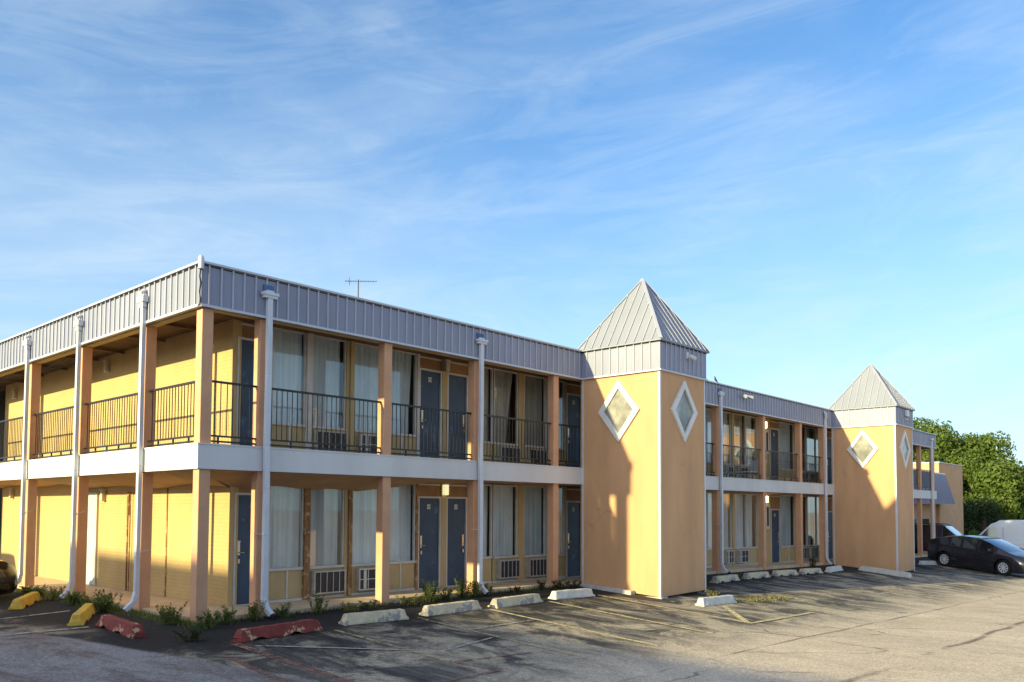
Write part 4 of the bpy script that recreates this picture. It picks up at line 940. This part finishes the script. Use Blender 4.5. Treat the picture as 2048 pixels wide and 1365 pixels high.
def seam_(root, xs_, y, z0, z1):
    for x in xs_:
        for s_ in (-1, 1): MB().box(x-.004, x+.004, min(s_*(y-.02), s_*(y+.004)), max(s_*(y-.02), s_*(y+.004)), z0, z1).build('door_seam', m_plastic, root)
# charcoal hatchback, tail towards the motel
hs_ = [(-2.25, .70, .36, .80, 1.0, .8), (-2.18, .80, .24, .90, 1.13, .78), (-2.0, .85, .18, .96, 1.19, .76), (-1.6, .88, .17, .98, 1.285, .74), (-1.2, .88, .16, .98, 1.365, .74), (-1.12, .88, .16, .98, 1.375, .74), (-.62, .88, .15, .96, 1.44, .74), (-.52, .88, .15, .955, 1.447, .74),
       (.12, .88, .15, .93, 1.44, .74), (.22, .88, .15, .925, 1.425, .74), (.62, .88, .15, .90, 1.31, .75), (1.05, .88, .16, .885, 1.14, .78), (1.45, .87, .16, .86, .96, .82), (1.75, .86, .17, .80, .88, .84), (2.05, .82, .19, .70, .79, .8), (2.22, .72, .22, .60, .68, .78), (2.30, .55, .30, .50, .58, .8)]
hg = {3: 'w', 6: 's', 8: 's', 10: 'sw', 11: 'sw', 12: 'w'}
hb = (34.02, -2.2); hf = (33.05, -4.72); ha = math.atan2(hf[1]-hb[1], hf[0]-hb[0]); mid = ((hb[0]+hf[0])/2, (hb[1]+hf[1])/2)
nx_, ny_ = -math.sin(ha), math.cos(ha)
hx, hy = mid[0]-nx_*.78*-1*-1, mid[1]-ny_*.78*-1*-1
# visible (camera) side is local right side (-y): wheels there are at mid; centre lies to the left
hx, hy = mid[0]+nx_*.78, mid[1]+ny_*.78
gz = lambda x, y: G(x, y)
tl_ = -math.atan2(G(*hf)-G(*hb), 2.7)
hc = vehicle('parked_car', 'charcoal hatchback parked right of the far tower, nose to the road', 'car', (hx, hy, G(*mid)), ha, hs_, m_carA, [(-1.33, .88), (1.36, .88)], .325, hg, tilt=tl_)
mirror_(hc, .80, .87, .98, m_carA); handle_(hc, (-.85, .05), .868, .80, m_carA); seam_(hc, (-.57, .45), .875, .3, .9)
for s_ in (-1, 1):
    MB().hexa([(1.88, s_*.82, .66), (2.22, s_*.60, .58), (2.16, s_*.50, .64), (1.8, s_*.70, .80), (1.86, s_*.80, .72), (2.2, s_*.60, .63), (2.13, s_*.50, .69), (1.8, s_*.70, .83)]).build('headlight', m_lens, hc)
    MB().box(-2.26, -2.0, min(s_*.62, s_*.82), max(s_*.62, s_*.82), .62, .92).build('tail_light', m_redl, hc, bevel=.03)
MB().box(2.05, 2.32, -.5, .5, .24, .40).build('front_grille', m_plastic, hc, bevel=.03)
MB().box(-1.0, 1.0, -.885, .885, .11, .20).build('sill_trim', m_plastic, hc)
MB().box(-2.24, -1.9, -.66, .66, 1.075, 1.105).build('rear_spoiler', m_carA, hc, bevel=.01)
# white cargo van behind it, nose to the motel
vs_ = [(-2.7, .95, .38, 1.2, 2.28, .88), (-2.66, .98, .32, 1.2, 2.34, .9), (-1.4, 1.0, .3, 1.2, 2.38, .9), (-.1, 1.0, .3, 1.2, 2.38, .9), (.75, 1.0, .3, 1.2, 2.36, .89), (.95, 1.0, .3, 1.2, 2.34, .89), (1.30, 1.0, .3, 1.18, 2.20, .85), (1.85, .98, .3, 1.12, 1.62, .86), (2.12, .96, .3, 1.08, 1.32, .88), (2.3, .93, .3, 1.0, 1.18, .88), (2.62, .86, .3, .8, 1.02, .86), (2.72, .76, .36, .7, .86, .84)]
van = vehicle('cargo_van', 'white cargo van at the right edge, cab side window visible above the hatchback', 'van', (46.6, -2.75, G(45.5, -3)-.04), R(98), vs_, m_van, [(-1.75, 1.0), (1.85, .98)], .34, {6: 'w', 7: 'w', 8: 'w'}, spokes=6)
for s_ in (-1, 1):
    q = [(.88, 2.0), (.84, 1.28), (1.0, 1.20), (1.95, 1.22), (1.98, 1.30), (1.45, 1.92), (1.36, 2.0)]; f_ = lambda x, z, o_: (x, s_*(1.0*.95-.082*(z-1.19)+o_+.012), z)
    b = MB(); b.add([f_(x, z, 0) for x, z in q]+[f_(x, z, .012) for x, z in q], [tuple(range(7))[::-1], tuple(range(7, 14))]+[(i, (i+1) % 7, (i+1) % 7+7, i+7) for i in range(7)]); b.build('side_window', m_dglass, van)
mirror_(van, 1.75, .99, 1.30, m_plastic); seam_(van, (.72, -.5), .995, .45, 2.0)
MB().box(.82, .98, .985, 1.012, .86, 1.0).build('door_handle', m_plastic, van)
for s_ in (-1, 1): MB().box(2.45, 2.68, min(s_*.6, s_*.86), max(s_*.6, s_*.86), .72, .98).build('headlight', m_lens, van, bevel=.03)
MB().box(-1.3, .6, 1.0, 1.006, 1.15, 1.2).build('side_crease', m_van, van)
# dark estate behind the gallery end
ss_ = [(-2.3, .85, .45, 1.05, 1.3, .8), (-2.2, .9, .35, 1.08, 1.66, .78), (-1.5, .93, .32, 1.08, 1.74, .77), (-1.4, .93, .32, 1.08, 1.75, .77), (-.5, .93, .32, 1.08, 1.77, .77), (-.4, .93, .32, 1.08, 1.77, .77), (.5, .93, .32, 1.07, 1.74, .77), (.62, .93, .32, 1.06, 1.70, .77), (1.25, .92, .33, 1.03, 1.14, .84), (2.1, .87, .36, .9, 1.0, .82), (2.3, .78, .42, .75, .84, .8)]
suv = vehicle('parked_suv', 'dark plum sport utility car half hidden behind the charcoal hatchback', 'car', (43.9, .75, G(44, 0)-.02), R(-90), ss_, m_carC, [(-1.4, .93), (1.42, .93)], .36, {2: 's', 3: 's', 5: 's', 7: 's', 8: 'sw'}, spokes=6)
for s_ in (-1, 1):
    MB().tube([(-1.7, s_*.66, 1.76), (-1.2, s_*.66, 1.80), (.2, s_*.66, 1.81), (.5, s_*.66, 1.76)], .014, 6).build('roof_rail', m_plastic, suv)
    MB().box(2.05, 2.28, min(s_*.5, s_*.8), max(s_*.5, s_*.8), .72, .88).build('headlight', m_lens, suv, bevel=.02)
mirror_(suv, .85, .92, 1.08, m_carC)
# black car at the left wall: only its nose is in the picture
bs_ = [(-2.3, .72, .42, .85, 1.0, .8), (-2.2, .82, .3, .92, 1.08, .78), (-1.6, .88, .22, .95, 1.14, .76), (-1.2, .89, .2, .95, 1.36, .74), (-1.1, .89, .2, .95, 1.39, .74), (-.3, .89, .2, .95, 1.46, .74), (-.2, .89, .2, .95, 1.46, .74), (.4, .89, .2, .93, 1.40, .74), (.55, .89, .2, .92, 1.34, .75), (1.15, .885, .2, .90, 1.0, .82), (1.6, .87, .2, .84, .93, .84), (2.0, .83, .22, .74, .86, .82), (2.18, .76, .24, .64, .76, .8), (2.28, .62, .28, .55, .64, .8)]
bc = vehicle('parked_car', 'glossy black car at the left edge, nose towards the yellow brick wall', 'car', (-2.90, 7.1, G(-3, 7)-.03), R(-4), bs_, m_carB, [(-1.35, .89), (1.38, .89)], .325, {4: 'sw', 6: 's', 8: 's', 9: 'sw'}, spokes=7)
for s_ in (-1, 1): MB().hexa([(1.78, s_*.84, .66), (2.22, s_*.62, .58), (2.18, s_*.5, .60), (1.8, s_*.6, .70), (1.74, s_*.81, .80), (2.16, s_*.60, .72), (2.1, s_*.5, .76), (1.75, s_*.6, .86)]).build('headlight', m_lens, bc, bevel=.01)
MB().box(2.0, 2.3, -.55, .55, .28, .5).build('front_grille', m_plastic, bc, bevel=.03); mirror_(bc, .75, .88, 1.0, m_carB)
b = MB().bar((2.0, -.80, .44), (2.25, -.62, .43), .012, .02).bar((1.2, -.893, .42), (2.0, -.80, .44), .012, .02); b.build('bumper_trim', m_rim, bc)
# a taller car of the same row, just outside the frame: its shadow falls on the wall
sv2 = vehicle('parked_suv', 'dark tall car out of frame beyond the black car by the left wall', 'car', (-3.2, 14.0, G(-3, 14)), R(0), ss_, m_carB, [(-1.4, .93), (1.42, .93)], .36, {2: 's', 3: 's', 5: 's', 7: 's', 8: 'sw'}, spokes=6)

# ------------------------------------------------------------------ trees
m_leafA = leaf_mat('tree_leaf', (.068, .112, .026)); m_leafB = leaf_mat('bright_tree_leaf', (.10, .15, .03)); m_leafD = leaf_mat('dark_tree_leaf', (.028, .05, .016))
def tree(name, label, x, y, h, rx, zc0, m, n_leaf=6000, seed=1, ls=.26, blobs=16):
    rnd = random.Random(seed); zb = G(x, y)
    o = thing(name, label, 'tree', (x, y, zb), 0, 'trees beyond the motel')
    tb = MB(); tb.tube([(0, 0, 0), (.1, .05, h*.25), (.0, .1, h*.5), (.1, 0, h*.8)], .3, 9, rs=[.34, .26, .18, .05])
    bl = []
    for k in range(blobs):
        a = rnd.uniform(0, 6.28); t_ = rnd.uniform(0, 1); rr = rx*.75*math.sqrt(rnd.random())*math.sin(math.pi*min(.95, .25+t_*.6))
        c_ = Vector((rr*math.cos(a), rr*math.sin(a), zc0+(h-zc0)*(.12+.72*t_))); bl.append((c_, rx*rnd.uniform(.28, .46)))
        tb.tube([(0, 0, max(.5, c_.z*.45)), tuple(c_*.6+Vector((0, 0, c_.z*.22))), tuple(c_)], .07, 5, rs=[.1, .06, .02])
    tb.build('trunk', m_bark, o)
    b = MB()
    for k in range(n_leaf):
        c_, r_ = bl[k % blobs]; d = Vector((rnd.gauss(0, 1), rnd.gauss(0, 1), rnd.gauss(0, 1))).normalized()
        q = c_+d*r_*(1-.45*rnd.random()**1.7)*(1+.28*mnoise.noise(d*2.3+c_)); q.z = c_.z+(q.z-c_.z)*.9
        u_ = (d+Vector((rnd.uniform(-.7, .7), rnd.uniform(-.7, .7), rnd.uniform(-.7, .7)))).normalized(); v_ = u_.orthogonal().normalized(); w_ = u_.cross(v_); a = rnd.uniform(0, 6.28)
        v2 = v_*math.cos(a)+w_*math.sin(a); w2 = u_.cross(v2); s_ = ls*rnd.uniform(.5, 1.15)
        b.add([q-v2*s_*.5, q+w2*s_*.28+u_*s_*.08, q+v2*s_*.5, q-w2*s_*.28+u_*s_*.08], [(0, 1, 2, 3)])
    b.build('crown', m, o)
TR = [(73.5, 10.8, 12.0, 4.4, 1.5, m_leafA, 'green tree behind the far tower, leftmost of the row'), (71.5, 7.9, 11.5, 3.8, 1.0, m_leafB, 'tall sunlit tree above the brick annex'), (75, 6.7, 11.9, 4.0, 1.0, m_leafB, 'broad tree with the rounded crown right of the annex'),
      (72, 1.2, 8.5, 3.6, .6, m_leafA, 'green tree behind the white van cab'), (68, 3.1, 7.2, 3.4, .6, m_leafB, 'lower bright tree just above the van roof'), (76, -5.5, 10.6, 5, .5, m_leafA, 'tree cut by the right edge of the picture')]
for k, (x, y, h, rx, z0, m, lb) in enumerate(TR): tree('broadleaf_tree', lb, x, y, h, rx, z0, m, 15000, 11+k, .36, 22)
tree('shrub', 'dark bush filling the gap below the trees behind the van', 63, 2.6, 4.2, 3.0, .2, m_leafD, 5000, 40, .22, 12)
tree('shrub', 'dark low bush right of the brick annex', 60.5, 4.6, 5.4, 2.2, .2, m_leafD, 5000, 41, .22, 12)
tree('shrub', 'small sunlit bush between annex and van', 57, 1.2, 2.2, 1.3, .1, m_leafB, 2200, 42, .16, 8)

# ------------------------------------------------------------------ block across the lot that shades the near ground (out of frame)
nb = thing('neighbour_building', 'low tan building across the lot behind the photographer, out of frame', 'building', (0, 0, 0))
def ntop(y): return 6.22+.027*(y-4.7)
b = MB(); b.hexa([(-30, -60, -1), (-18, -60, -1), (-18, 9.8, -1), (-30, 9.8, -1), (-30, -60, ntop(-60)+.6), (-18, -60, ntop(-60)+.6), (-18, 9.8, ntop(9.8)), (-30, 9.8, ntop(9.8))])
b.build('wall', m_nb, nb)
for k in range(7):
    f = MB().box(-17.99, -17.95, -52+k*8.5, -50+k*8.5, 1.2, 2.6).build('window', m_white, nb); MB().box(-17.949, -17.94, -51.9+k*8.5, -50.1+k*8.5, 1.3, 2.5).build('pane', m_glass, f)
